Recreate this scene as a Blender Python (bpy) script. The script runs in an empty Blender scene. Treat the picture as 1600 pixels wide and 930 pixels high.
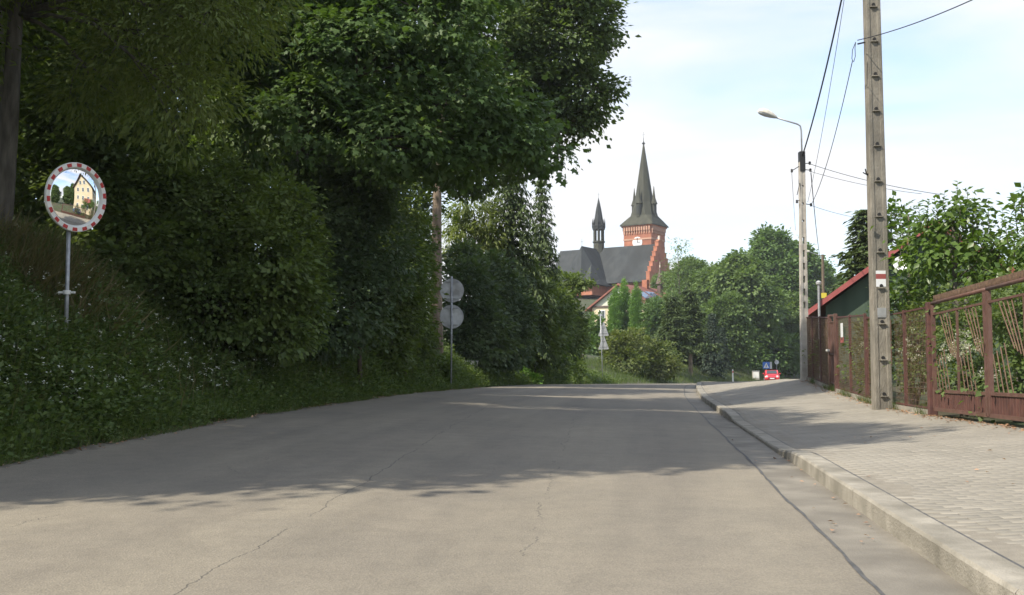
import bpy, math, numpy as np
from mathutils import Vector, Matrix
R = math.radians
S = bpy.context.scene
COL = S.collection

# ------------------------------------------------------------------ camera
CAMZ = 1.1
FPX = 1700.0
PITCH = math.atan(123.0 / FPX)
cam = bpy.data.cameras.new('camera'); camo = bpy.data.objects.new('camera', cam); COL.objects.link(camo)
cam.sensor_width = 36.0; cam.lens = 36.0 * FPX / 1600.0
cam.clip_start = 0.1; cam.clip_end = 4000
camo.location = (0, 0, CAMZ); camo.rotation_euler = (R(90) + PITCH, 0, 0)
S.camera = camo
S.render.resolution_x = 1024; S.render.resolution_y = 595

# ------------------------------------------------------------------ world and sun
SUN_EL = R(46); SUN_AZ = math.atan2(-0.85, -0.53)          # azimuth clockwise from +Y
W = bpy.data.worlds.new('World'); S.world = W; W.use_nodes = True
wn = W.node_tree.nodes; wl = W.node_tree.links; wn.clear()
def WN(t, **k):
    n = wn.new(t)
    for a, b in k.items(): setattr(n, a, b)
    return n
wout = WN('ShaderNodeOutputWorld'); wbg = WN('ShaderNodeBackground')
sky = WN('ShaderNodeTexSky', sky_type='NISHITA', sun_disc=False, sun_elevation=SUN_EL, sun_rotation=SUN_AZ,
         air_density=1.0, dust_density=0.7, ozone_density=1.2, altitude=250)
tc = WN('ShaderNodeTexCoord'); mp = WN('ShaderNodeMapping'); mp.inputs['Scale'].default_value = (1.2, 1.2, 5.5)
mp.inputs['Rotation'].default_value = (0, R(6), R(20))
nz = WN('ShaderNodeTexNoise'); nz.inputs['Scale'].default_value = 1.7; nz.inputs['Detail'].default_value = 7
nz.inputs['Roughness'].default_value = 0.5; nz.inputs['Distortion'].default_value = 0.35
rp = WN('ShaderNodeValToRGB'); rp.color_ramp.elements[0].position = 0.41; rp.color_ramp.elements[1].position = 0.60
rp.color_ramp.elements[0].color = (0.10, 0.10, 0.10, 1); rp.color_ramp.elements[1].color = (1, 1, 1, 1)
mx = WN('ShaderNodeMix', data_type='RGBA'); mx.inputs['B'].default_value = (2.72, 2.74, 2.80, 1)
wl.new(tc.outputs['Generated'], mp.inputs['Vector']); wl.new(mp.outputs[0], nz.inputs['Vector'])
wl.new(nz.outputs['Fac'], rp.inputs['Fac']); wl.new(rp.outputs['Color'], mx.inputs['Factor'])
dim = WN('ShaderNodeVectorMath', operation='SCALE'); dim.inputs['Scale'].default_value = 0.74
wl.new(sky.outputs['Color'], dim.inputs[0]); wl.new(dim.outputs[0], mx.inputs['A']); wl.new(mx.outputs['Result'], wbg.inputs['Color'])
wbg.inputs['Strength'].default_value = 0.122
wl.new(wbg.outputs[0], wout.inputs['Surface'])

sl = bpy.data.lights.new('sun', 'SUN'); so = bpy.data.objects.new('sun', sl); COL.objects.link(so)
sl.energy = 2.05; sl.angle = R(0.6); sl.color = (1.0, 0.92, 0.78)
to_sun = Vector((math.sin(SUN_AZ) * math.cos(SUN_EL), math.cos(SUN_AZ) * math.cos(SUN_EL), math.sin(SUN_EL)))
so.rotation_euler = to_sun.to_track_quat('Z', 'Y').to_euler(); so.location = to_sun * 60
S.view_settings.view_transform = 'Standard'; S.view_settings.look = 'None'
S.view_settings.gamma = 1; S.view_settings.use_curve_mapping = False
S.view_settings.exposure = 1.70
S.render.engine = 'CYCLES'
S.cycles.max_bounces = 6; S.cycles.transparent_max_bounces = 6; S.cycles.volume_bounces = 0

# ------------------------------------------------------------------ helpers
def P(px, py, Y):
    v = (465.0 - py) / FPX
    yy = math.cos(PITCH) - math.sin(PITCH) * v; zz = math.sin(PITCH) + math.cos(PITCH) * v
    k = Y / yy
    return Vector(((px - 800.0) / FPX * k, Y, CAMZ + zz * k))

def tag(o, label=None, cat=None, group=None, kind=None):
    if label: o['label'] = label
    if cat: o['category'] = cat
    if group: o['group'] = group
    if kind: o['kind'] = kind
    return o

def empty(name, loc=(0, 0, 0), rz=0.0, **k):
    o = bpy.data.objects.new(name, None); COL.objects.link(o)
    o.location = loc; o.rotation_euler = (0, 0, rz); o.empty_display_size = 0.3
    return tag(o, **k)

class MB:
    def __init__(s): s.v = []; s.f = []; s.m = []
    def add(s, vs, fs, m=0):
        b = len(s.v); s.v += [tuple(v) for v in vs]; s.f += [tuple(b + i for i in f) for f in fs]; s.m += [m] * len(fs); return s
    def box(s, x0, x1, y0, y1, z0, z1, m=0, M=None):
        vs = [Vector((x, y, z)) for z in (z0, z1) for y in (y0, y1) for x in (x0, x1)]
        if M is not None: vs = [M @ v for v in vs]
        return s.add(vs, [(0, 2, 3, 1), (4, 5, 7, 6), (0, 1, 5, 4), (2, 6, 7, 3), (0, 4, 6, 2), (1, 3, 7, 5)], m)
    def tube(s, pts, rad, n=8, m=0, caps=True):
        pts = [Vector(p) for p in pts]
        if not hasattr(rad, '__len__'): rad = [rad] * len(pts)
        rings = []; up = None
        for i, p in enumerate(pts):
            d = (pts[min(i + 1, len(pts) - 1)] - pts[max(i - 1, 0)]).normalized()
            if up is None: up = Vector((1, 0, 0)) if abs(d.z) > 0.8 else Vector((0, 0, 1))
            a = d.cross(up)
            if a.length < 1e-5: a = d.orthogonal()
            a.normalize(); b = d.cross(a).normalized(); up = a.cross(d)
            rings.append([p + (a * math.cos(2 * math.pi * k / n) + b * math.sin(2 * math.pi * k / n)) * rad[i] for k in range(n)])
        vs = [v for r in rings for v in r]; fs = []
        for i in range(len(pts) - 1):
            for k in range(n):
                k2 = (k + 1) % n
                fs.append((i * n + k, i * n + k2, (i + 1) * n + k2, (i + 1) * n + k))
        if caps:
            fs.append(tuple(range(n - 1, -1, -1))); L = (len(pts) - 1) * n; fs.append(tuple(L + k for k in range(n)))
        return s.add(vs, fs, m)
    def lathe(s, prof, n=16, m=0, M=None, ph=0.0):
        vs = []; fs = []
        for r, z in prof:
            for k in range(n):
                a = 2 * math.pi * k / n + ph; v = Vector((r * math.cos(a), r * math.sin(a), z)); vs.append(M @ v if M is not None else v)
        for i in range(len(prof) - 1):
            for k in range(n):
                k2 = (k + 1) % n; fs.append((i * n + k, i * n + k2, (i + 1) * n + k2, (i + 1) * n + k))
        fs.append(tuple(range(n - 1, -1, -1))); L = (len(prof) - 1) * n; fs.append(tuple(L + k for k in range(n)))
        return s.add(vs, fs, m)
    def prism(s, poly, a, b, M=None, m=0):
        n = len(poly)                                    # poly in local xz, extruded along y from a to b
        vs = [Vector((x, a, z)) for x, z in poly] + [Vector((x, b, z)) for x, z in poly]
        if M is not None: vs = [M @ v for v in vs]
        fs = [tuple(range(n)), tuple(range(2 * n - 1, n - 1, -1))]
        for i in range(n):
            j = (i + 1) % n; fs.append((i, i + n, j + n, j))
        return s.add(vs, fs, m)
    def build(s, name, mat, parent=None, smooth=False, bevel=0, loc=None, **k):
        me = bpy.data.meshes.new(name); me.from_pydata(s.v, [], s.f)
        for q in (mat if isinstance(mat, (list, tuple)) else [mat]): me.materials.append(q)
        if any(s.m): me.polygons.foreach_set('material_index', s.m)
        if smooth: me.polygons.foreach_set('use_smooth', [True] * len(s.f))
        me.update()
        import bmesh
        bm = bmesh.new(); bm.from_mesh(me); bmesh.ops.recalc_face_normals(bm, faces=bm.faces); bm.to_mesh(me); bm.free()
        o = bpy.data.objects.new(name, me); COL.objects.link(o)
        if loc is not None: o.location = loc
        if parent: o.parent = parent
        if bevel:
            b = o.modifiers.new('bevel', 'BEVEL'); b.width = bevel; b.segments = 2; b.limit_method = 'ANGLE'
        return tag(o, **k)

def copy_tree(o, parent=None):
    c = o.copy(); COL.objects.link(c); c.parent = parent
    for ch in list(o.children): copy_tree(ch, c)
    return c

def raw_mesh(name, V, F, mats, smooth=False, rnd=None, uv=None):
    """V (n,3) float, F (m,k) int with the same k for all"""
    me = bpy.data.meshes.new(name); n = len(V); m, k = F.shape
    me.vertices.add(n); me.vertices.foreach_set('co', np.ascontiguousarray(V, dtype=np.float32).ravel())
    me.loops.add(m * k); me.loops.foreach_set('vertex_index', np.ascontiguousarray(F, dtype=np.int32).ravel())
    me.polygons.add(m); me.polygons.foreach_set('loop_start', np.arange(0, m * k, k, dtype=np.int32))
    if smooth: me.polygons.foreach_set('use_smooth', np.ones(m, dtype=bool))
    if rnd is not None:
        a = me.attributes.new('rnd', 'FLOAT', 'POINT'); a.data.foreach_set('value', np.ascontiguousarray(rnd, dtype=np.float32))
    if uv is not None:
        l = me.uv_layers.new(name='UVMap'); l.data.foreach_set('uv', np.ascontiguousarray(uv[F.ravel()], dtype=np.float32).ravel())
    for q in mats: me.materials.append(q)
    me.update(calc_edges=True); me.validate()
    return me

def link(name, me, parent=None, **k):
    o = bpy.data.objects.new(name, me); COL.objects.link(o)
    if parent: o.parent = parent
    return tag(o, **k)

# ------------------------------------------------------------------ materials
def mk(name, c1, c2=None, scale=6.0, rough=0.8, bump=0.0, bscale=None, metal=0.0, detail=5, spec=0.5, c3=None, s3=0.6, coat=0, lo=0.35, hi=0.65, stretch=(1, 1, 1), world=False):
    m = bpy.data.materials.new(name); m.use_nodes = True; nt = m.node_tree; N = nt.nodes; L = nt.links
    b = N['Principled BSDF']; b.inputs['Roughness'].default_value = rough; b.inputs['Metallic'].default_value = metal
    b.inputs['Specular IOR Level'].default_value = spec; b.inputs['Coat Weight'].default_value = coat
    b.inputs['Base Color'].default_value = (*c1, 1)
    t = N.new('ShaderNodeTexCoord'); mpn = N.new('ShaderNodeMapping'); mpn.inputs['Scale'].default_value = stretch
    L.new(N.new('ShaderNodeNewGeometry').outputs['Position'] if world else t.outputs['Object'], mpn.inputs['Vector'])
    if c2 is not None:
        n = N.new('ShaderNodeTexNoise'); n.inputs['Scale'].default_value = scale; n.inputs['Detail'].default_value = detail
        L.new(mpn.outputs[0], n.inputs['Vector'])
        r = N.new('ShaderNodeValToRGB'); r.color_ramp.elements[0].position = lo; r.color_ramp.elements[1].position = hi
        r.color_ramp.elements[0].color = (*c1, 1); r.color_ramp.elements[1].color = (*c2, 1)
        L.new(n.outputs['Fac'], r.inputs['Fac']); out = r.outputs['Color']
        if c3 is not None:
            n3 = N.new('ShaderNodeTexNoise'); n3.inputs['Scale'].default_value = s3; n3.inputs['Detail'].default_value = 4
            L.new(mpn.outputs[0], n3.inputs['Vector'])
            r3 = N.new('ShaderNodeValToRGB'); r3.color_ramp.elements[0].position = 0.45; r3.color_ramp.elements[1].position = 0.68
            L.new(n3.outputs['Fac'], r3.inputs['Fac'])
            x = N.new('ShaderNodeMix'); x.data_type = 'RGBA'; x.inputs['B'].default_value = (*c3, 1)
            L.new(r3.outputs['Color'], x.inputs['Factor']); L.new(out, x.inputs['A']); out = x.outputs['Result']
        L.new(out, b.inputs['Base Color'])
    if bump:
        nb = N.new('ShaderNodeTexNoise'); nb.inputs['Scale'].default_value = bscale or scale * 3; nb.inputs['Detail'].default_value = 4
        L.new(mpn.outputs[0], nb.inputs['Vector'])
        bn = N.new('ShaderNodeBump'); bn.inputs['Strength'].default_value = bump; bn.inputs['Distance'].default_value = 0.02
        L.new(nb.outputs['Fac'], bn.inputs['Height']); L.new(bn.outputs[0], b.inputs['Normal'])
    return m

def leafmat(name, c1, c2, c3=None, trans=0.35, rough=0.55, spec=0.35):
    if 'petal' not in name:
        c1, c2 = [(c[0] * 1.42, c[1] * 1.2, c[2] * 1.38) for c in (c1, c2)]
    m = bpy.data.materials.new(name); m.use_nodes = True; nt = m.node_tree; N = nt.nodes; L = nt.links
    b = N['Principled BSDF']; b.inputs['Roughness'].default_value = rough; b.inputs['Specular IOR Level'].default_value = spec
    a = N.new('ShaderNodeAttribute'); a.attribute_name = 'rnd'
    r = N.new('ShaderNodeValToRGB'); r.color_ramp.elements[0].color = (*c1, 1); r.color_ramp.elements[1].color = (*c2, 1)
    if c3 is not None:
        r.color_ramp.elements[1].position = 0.93; e = r.color_ramp.elements.new(1.0); e.color = (*c3, 1)
    L.new(a.outputs['Fac'], r.inputs['Fac']); L.new(r.outputs['Color'], b.inputs['Base Color'])
    t = N.new('ShaderNodeBsdfTranslucent')
    g = N.new('ShaderNodeMix'); g.data_type = 'RGBA'; g.blend_type = 'MULTIPLY'; g.inputs['Factor'].default_value = 1
    g.inputs['B'].default_value = (1.5, 1.6, 0.6, 1); L.new(r.outputs['Color'], g.inputs['A']); L.new(g.outputs['Result'], t.inputs['Color'])
    x = N.new('ShaderNodeMixShader'); x.inputs['Fac'].default_value = trans
    L.new(b.outputs[0], x.inputs[1]); L.new(t.outputs[0], x.inputs[2])
    L.new(x.outputs[0], N['Material Output'].inputs['Surface'])
    return m

def asphalt_mat():
    m = bpy.data.materials.new('old_asphalt'); m.use_nodes = True; nt = m.node_tree; N = nt.nodes; L = nt.links
    b = N['Principled BSDF']; b.inputs['Roughness'].default_value = 0.82; b.inputs['Specular IOR Level'].default_value = 0.35
    t = N.new('ShaderNodeTexCoord')
    def noise(sc, det=4, ro=0.6, vec=None):
        n = N.new('ShaderNodeTexNoise'); n.inputs['Scale'].default_value = sc; n.inputs['Detail'].default_value = det
        n.inputs['Roughness'].default_value = ro; L.new(vec or t.outputs['Object'], n.inputs['Vector']); return n.outputs['Fac']
    def ramp(f, p0, c0, p1, c1):
        r = N.new('ShaderNodeValToRGB'); r.color_ramp.elements[0].position = p0; r.color_ramp.elements[1].position = p1
        r.color_ramp.elements[0].color = (*c0, 1); r.color_ramp.elements[1].color = (*c1, 1); L.new(f, r.inputs['Fac']); return r.outputs['Color']
    def mixc(f, a, bb, mode='MIX'):
        x = N.new('ShaderNodeMix'); x.data_type = 'RGBA'; x.blend_type = mode
        if isinstance(f, float): x.inputs['Factor'].default_value = f
        else: L.new(f, x.inputs['Factor'])
        for k, v in (('A', a), ('B', bb)):
            if isinstance(v, tuple): x.inputs[k].default_value = (*v, 1)
            else: L.new(v, x.inputs[k])
        return x.outputs['Result']
    def math_(op, a, bb=None, c=None):
        x = N.new('ShaderNodeMath'); x.operation = op
        for i, v in enumerate((a, bb, c)):
            if v is None: continue
            if isinstance(v, (int, float)): x.inputs[i].default_value = v
            else: L.new(v, x.inputs[i])
        return x.outputs[0]
    vo = N.new('ShaderNodeTexVoronoi'); vo.inputs['Scale'].default_value = 75; L.new(t.outputs['Object'], vo.inputs['Vector'])
    stones = ramp(vo.outputs['Color'], 0.1, (0.165, 0.157, 0.140), 0.95, (0.265, 0.250, 0.220))
    fine = ramp(noise(55, 3), 0.38, (0.188, 0.178, 0.158), 0.64, (0.235, 0.222, 0.196))
    base = mixc(0.5, stones, fine)
    big = ramp(noise(0.45, 6), 0.3, (0.94, 0.89, 0.82), 0.72, (1.17, 1.09, 0.97))
    base = mixc(1.0, base, big, 'MULTIPLY')
    mid = ramp(noise(3.5, 5), 0.33, (0.90, 0.90, 0.90), 0.66, (1.04, 1.04, 1.03))
    base = mixc(1.0, base, mid, 'MULTIPLY')
    # lanes: UV u runs across in metres from the left edge, v along in metres
    uv = N.new('ShaderNodeUVMap'); uv.uv_map = 'UVMap'
    sp = N.new('ShaderNodeSeparateXYZ'); L.new(uv.outputs[0], sp.inputs[0])
    wear = math_('SINE', math_('MULTIPLY', sp.outputs['X'], 3.35))
    base = mixc(1.0, base, ramp(math_('MULTIPLY_ADD', wear, 0.5, 0.5), 0.0, (0.95, 0.95, 0.955), 1.0, (1.03, 1.03, 1.02)), 'MULTIPLY')
    # darker patches and drips with shapes of their own, dirt washed along the left edge
    st = ramp(noise(0.9, 5, 0.65), 0.60, (1, 1, 1), 0.74, (0.86, 0.86, 0.87)); base = mixc(1.0, base, st, 'MULTIPLY')
    ml = N.new('ShaderNodeMapping'); ml.inputs['Scale'].default_value = (1.6, 0.09, 1); L.new(uv.outputs[0], ml.inputs['Vector'])
    base = mixc(1.0, base, ramp(noise(1.0, 4, 0.6, ml.outputs[0]), 0.35, (0.90, 0.90, 0.905), 0.65, (1.05, 1.05, 1.045)), 'MULTIPLY')
    ed = math_('LESS_THAN', sp.outputs['X'], math_('MULTIPLY_ADD', noise(2.2, 6, 0.7), 0.95, -0.28))
    base = mixc(math_('MULTIPLY', ed, 0.6), base, (0.085, 0.075, 0.055))
    # cracks that run along the road
    cv = N.new('ShaderNodeCombineXYZ'); L.new(sp.outputs['Y'], cv.inputs['Y'])
    def crack(u0, drift, amp, width, sc, breakup):
        w = noise(sc, 6, 0.7, cv.outputs[0])
        c = math_('MULTIPLY_ADD', w, amp, u0)
        c = math_('MULTIPLY_ADD', sp.outputs['Y'], drift, c)
        d = math_('ABSOLUTE', math_('SUBTRACT', sp.outputs['X'], c))
        wid = math_('MULTIPLY_ADD', noise(7, 3), width * 2.2, -width * 0.55)
        k = math_('LESS_THAN', d, wid)
        return math_('MULTIPLY', k, math_('GREATER_THAN', noise(0.9, 2), breakup))
    cr = crack(4.85, -0.072, 0.30, 0.009, 0.9, 0.40)
    cr2 = crack(6.30, -0.05, 0.5, 0.007, 1.3, 0.50)
    cr3 = crack(1.9, 0.01, 1.2, 0.007, 0.7, 0.54)
    cm = math_('MAXIMUM', math_('MAXIMUM', cr, cr2), cr3)
    base = mixc(math_('MULTIPLY', cm, 0.7), base, (0.06, 0.057, 0.052))
    L.new(base, b.inputs['Base Color'])
    bn = N.new('ShaderNodeBump'); bn.inputs['Strength'].default_value = 0.5; bn.inputs['Distance'].default_value = 0.006
    L.new(math_('SUBTRACT', math_('ADD', vo.outputs['Distance'], noise(60, 3)), math_('MULTIPLY', cm, 2.0)), bn.inputs['Height'])
    L.new(bn.outputs[0], b.inputs['Normal'])
    return m

MT = {}
MT['asphalt'] = asphalt_mat()
MT['gutter'] = mk('gutter_concrete', (0.1739, 0.1572, 0.1292), (0.2394, 0.2184, 0.18), 3.0, 0.85, 0.35, 60, c3=(0.1449, 0.1308, 0.1071), s3=1.1)
MT['tar'] = mk('tar_seam', (0.06, 0.06, 0.06), (0.10, 0.098, 0.095), 9, 0.75, 0.3, 40)
MT['kerb'] = mk('kerb_concrete', (0.252, 0.2328, 0.1921), (0.3528, 0.324, 0.2716), 5, 0.88, 0.5, 55, c3=(0.1827, 0.168, 0.1347), s3=1.6)
MT['paver'] = mk('paving_block', (0.2419, 0.222, 0.1855), (0.2974, 0.2724, 0.2274), 1.3, 0.9, 0.3, 90, c3=(0.2243, 0.2064, 0.1711), s3=0.45, world=True)
MT['paver2'] = mk('paving_block_warm', (0.247, 0.2256, 0.1877), (0.2999, 0.2736, 0.2274), 1.3, 0.9, 0.3, 90, world=True)
MT['joint'] = mk('joint_sand', (0.2079, 0.1872, 0.1524), (0.252, 0.228, 0.1855), 9, 0.95, 0.4, 80)
MT['soil'] = mk('grassy_soil', (0.028, 0.045, 0.014), (0.055, 0.075, 0.024), 1.2, 0.95, 0.6, 14, c3=(0.075, 0.062, 0.038), s3=0.35)
MT['bark_grey'] = mk('grey_bark', (0.07, 0.062, 0.05), (0.15, 0.135, 0.11), 9, 0.9, 0.8, 22, stretch=(1, 1, 0.25))
MT['bark_brown'] = mk('brown_bark', (0.055, 0.04, 0.028), (0.11, 0.085, 0.06), 9, 0.92, 0.8, 22, stretch=(1, 1, 0.3))
MT['bark_pine'] = mk('orange_pine_bark', (0.14, 0.105, 0.075), (0.29, 0.225, 0.165), 6, 0.9, 0.9, 16, stretch=(1, 1, 0.35))
MT['maple'] = leafmat('maple_leaf', (0.0358, 0.0832, 0.0224), (0.0853, 0.1543, 0.0396), (0.16, 0.18, 0.06), trans=0.3)
MT['oak'] = leafmat('broad_leaf', (0.035, 0.0756, 0.0192), (0.09, 0.1464, 0.0384), (0.15, 0.17, 0.06), trans=0.3)
MT['ash'] = leafmat('feathery_leaf', (0.069, 0.1142, 0.0238), (0.131, 0.1814, 0.0422), trans=0.4)
MT['shrub'] = leafmat('shrub_leaf', (0.038, 0.0786, 0.0198), (0.1044, 0.1599, 0.0366), (0.13, 0.17, 0.05), trans=0.32)
MT['shrub_blue'] = leafmat('bluish_shrub_leaf', (0.0443, 0.0872, 0.0377), (0.098, 0.1532, 0.0609), trans=0.28)
MT['needle'] = leafmat('spruce_needles', (0.0325, 0.0646, 0.022), (0.0731, 0.1179, 0.033), (0.085, 0.11, 0.035), trans=0.15)
MT['needle_dark'] = leafmat('dark_needles', (0.014, 0.032, 0.018), (0.032, 0.058, 0.028), trans=0.12)
MT['thuja'] = leafmat('thuja_scale_leaf', (0.0649, 0.1633, 0.0211), (0.1227, 0.2532, 0.037), trans=0.25)
MT['yellow'] = leafmat('yellowing_leaf', (0.062, 0.110, 0.026), (0.115, 0.150, 0.045), (0.22, 0.15, 0.07), trans=0.3)
MT['far'] = leafmat('distant_leaf', (0.0449, 0.1071, 0.0264), (0.1005, 0.1808, 0.048), trans=0.3)
MT['far2'] = leafmat('distant_pale_leaf', (0.0621, 0.1231, 0.033), (0.1139, 0.1877, 0.055), trans=0.3)
MT['fruit'] = leafmat('glossy_fruit_leaf', (0.040, 0.095, 0.018), (0.090, 0.165, 0.030), (0.20, 0.26, 0.06), trans=0.35, rough=0.4, spec=0.5)
MT['weed'] = leafmat('weed_leaf', (0.0468, 0.0947, 0.0242), (0.1074, 0.1658, 0.0457), trans=0.35)
MT['grass'] = leafmat('grass_blade', (0.037, 0.0748, 0.0152), (0.0778, 0.1234, 0.0285), (0.20, 0.19, 0.08), trans=0.4)
MT['drygrass'] = leafmat('dry_grass_blade', (0.085, 0.095, 0.036), (0.14, 0.135, 0.060), trans=0.3)
MT['petal'] = leafmat('white_petal', (0.62, 0.63, 0.60), (0.78, 0.78, 0.75), trans=0.3)
MT['petal_cream'] = leafmat('cream_petal', (0.42, 0.43, 0.36), (0.62, 0.62, 0.56), trans=0.3)
MT['litter'] = leafmat('dead_leaf', (0.16, 0.10, 0.05), (0.33, 0.24, 0.13), trans=0.1)
MT['concrete'] = mk('pole_concrete', (0.1815, 0.1628, 0.132), (0.275, 0.2508, 0.2068), 7, 0.88, 0.6, 40, c3=(0.1265, 0.1166, 0.0968), s3=1.4, stretch=(1, 1, 0.45))
MT['concrete_pale'] = mk('pale_pole_concrete', (0.374, 0.341, 0.297), (0.506, 0.473, 0.418), 4, 0.88, 0.4, 40)
MT['dark'] = mk('dark_recess', (0.02, 0.02, 0.02), rough=0.9)
MT['steel'] = mk('galvanised_steel', (0.30, 0.31, 0.32), (0.42, 0.43, 0.44), 12, 0.5, 0.1, 40, metal=0.55)
MT['signback'] = mk('grey_sign_back', (0.42, 0.43, 0.43), (0.54, 0.55, 0.55), 4, 0.5, 0.05, 40, metal=0.3, c3=(0.29, 0.29, 0.28), s3=2.5)
MT['signback_dark'] = mk('dull_sign_back', (0.20, 0.21, 0.22), (0.28, 0.29, 0.30), 4, 0.6, 0.05, 40, metal=0.2)
MT['mirror'] = mk('mirror_glass', (0.92, 0.93, 0.94), rough=0.012, metal=1.0)
MT['white'] = mk('white_plastic', (0.78, 0.76, 0.70), (0.83, 0.81, 0.76), 6, 0.5, c3=(0.70, 0.68, 0.62), s3=3)
MT['red'] = mk('red_reflector', (0.42, 0.028, 0.03), (0.50, 0.04, 0.04), 20, 0.4)
MT['black'] = mk('black_rubber', (0.02, 0.02, 0.021), rough=0.6)
MT['rust'] = mk('rust_red_paint', (0.1012, 0.0506, 0.0396), (0.1518, 0.0792, 0.0616), 7, 0.6, 0.2, 50, c3=(0.11, 0.0605, 0.0396), s3=3)
MT['rust_dark'] = mk('dark_rust_paint', (0.0715, 0.0308, 0.0264), (0.121, 0.0506, 0.0396), 7, 0.65, 0.2, 50)
MT['rustwire'] = mk('rusty_wire', (0.09, 0.055, 0.035), (0.17, 0.105, 0.065), 14, 0.8)
MT['bamboo'] = mk('weathered_bar', (0.115, 0.065, 0.042), (0.17, 0.10, 0.065), 9, 0.75)
MT['brick'] = mk('red_brick', (0.33, 0.1265, 0.0726), (0.429, 0.176, 0.1078), 1.3, 0.9, 0.2, 8, c3=(0.264, 0.1045, 0.0638), s3=0.25)
MT['brick_pale'] = mk('pale_brick_trim', (0.40, 0.22, 0.15), (0.47, 0.28, 0.20), 1.3, 0.9)
MT['slate'] = mk('dark_slate_roof', (0.036, 0.0408, 0.0432), (0.0552, 0.06, 0.0612), 0.8, 0.8, 0.15, 5, spec=0.2, c3=(0.0312, 0.0336, 0.0336), s3=0.15, stretch=(1, 1, 0.3))
MT['copper'] = mk('weathered_spire_sheet', (0.042, 0.044, 0.031), (0.066, 0.066, 0.047), 0.9, 0.75, 0.15, 5, spec=0.25, stretch=(1, 1, 0.3))
MT['stone'] = mk('pale_stone', (0.50, 0.42, 0.34), (0.58, 0.50, 0.42), 2, 0.85)
MT['cream'] = mk('cream_render', (0.55, 0.46, 0.31), (0.61, 0.52, 0.36), 0.5, 0.9, 0.1, 20)
MT['cream2'] = mk('pale_green_render', (0.56, 0.58, 0.46), (0.62, 0.63, 0.50), 0.5, 0.9)
MT['tile'] = mk('red_roof_tile', (0.20, 0.075, 0.055), (0.28, 0.11, 0.08), 2, 0.8, 0.3, 9)
MT['tile_dark'] = mk('brown_roof_tile', (0.085, 0.06, 0.05), (0.13, 0.09, 0.075), 2, 0.8, 0.3, 9)
MT['glass'] = mk('window_glass', (0.04, 0.05, 0.06), rough=0.06, spec=0.9)
MT['skyglass'] = mk('solar_glass', (0.10, 0.15, 0.22), rough=0.08, spec=1.0)
MT['greenwall'] = mk('dark_green_boards', (0.045, 0.075, 0.048), (0.066, 0.102, 0.066), 2.0, 0.75, 0.2, 12, stretch=(1, 1, 0.15))
MT['redtrim'] = mk('red_roof_trim', (0.27, 0.065, 0.060), (0.34, 0.09, 0.085), 3, 0.6)
MT['carred'] = mk('red_car_paint', (0.62, 0.03, 0.045), rough=0.3, coat=1.0)
MT['carblue'] = mk('blue_car_paint', (0.05, 0.12, 0.26), rough=0.3, coat=1.0)
MT['lampglass'] = mk('headlamp_glass', (0.65, 0.66, 0.66), rough=0.1, spec=0.9)
MT['blue'] = mk('blue_sign_face', (0.03, 0.14, 0.48), (0.035, 0.16, 0.52), 5, 0.4)
MT['signwhite'] = mk('white_sign_face', (0.75, 0.76, 0.77), rough=0.4)
MT['woodpole'] = mk('tarred_wood', (0.10, 0.075, 0.05), (0.17, 0.13, 0.09), 5, 0.9, 0.4, 20, stretch=(1, 1, 0.2))
MT['lampshell'] = mk('lamp_housing', (0.60, 0.57, 0.48), (0.68, 0.65, 0.56), 5, 0.5)
MT['yellowpl'] = mk('yellow_plastic', (0.62, 0.50, 0.05), rough=0.5)

# ------------------------------------------------------------------ the lie of the land
_ys = np.arange(-160.0, 900.0, 0.5)
def _prof(pts, w):
    a = np.interp(_ys, [p[0] for p in pts], [p[1] for p in pts])
    k = np.hanning(int(w * 2) * 2 + 3); k /= k.sum(); n = len(k) // 2
    return np.convolve(np.pad(a, n, mode='edge'), k, mode='valid')
D_K = _prof([(-160, 1.7), (-20, 1.25), (0, 1.12), (5.5, 1.10), (13.2, 1.0), (23.5, .93), (35, .79), (42, .58), (50, .41), (60, .43), (80, .57), (115, .75), (132, .70), (160, .70), (900, .9)], 3)
D_L = _prof([(-160, 1.8), (-20, 1.35), (0, 1.17), (8, 1.05), (11.7, .945), (14.6, .82), (19.3, .67), (30.4, .49), (40.8, .455), (54.8, .42), (80, .57), (115, .75), (132, .70), (160, .70), (900, .9)], 3)
D_F = _prof([(-160, 1.3), (-20, .9), (0, .75), (14, .695), (20, .70), (24, .65), (30, .41), (35.5, .085), (42, .10), (50, .2), (62, .42), (80, .5), (115, .6), (160, .5), (900, .8)], 2)
def dk(y): return np.interp(y, _ys, D_K)
def dl(y): return np.interp(y, _ys, D_L)
def df(y): return np.interp(y, _ys, D_F)
def _curve(y):
    y = np.asarray(y, dtype=float); q = np.clip(y - 35, 0, 155)
    return 0.002 * q * q + np.clip(y - 190, 0, None) * 0.62
def XK(y): return 1.63 + 0.128 * np.asarray(y, dtype=float) + _curve(y)
RW = 8.63; PW = 3.40
def XL(y): return XK(y) - RW
def XF(y): return XK(y) + PW
def kerb_h(y): return np.interp(y, [-200, 12.6, 14.2, 22.0, 23.6, 900], [.14, .14, .05, .05, .14, .14])
def road_z(x, y):
    s = np.clip((x - XL(y)) / RW, 0, 1); return CAMZ - ((1 - s) * dl(y) + s * dk(y))
def pave_z(x, y):
    q = np.clip((x - XK(y)) / PW, 0, 1); zk = CAMZ - dk(y) + kerb_h(y); zf = CAMZ - df(y)
    q2 = np.clip((q - 0.1) / 0.9, 0, 1)
    return zk + (zf - zk) * q2
_BT = [0, .3, .8, 1.6, 2.6, 4.5, 8, 20, 60, 200, 700]
_BY = [-60, 20, 40, 60, 80, 140, 300]
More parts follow.
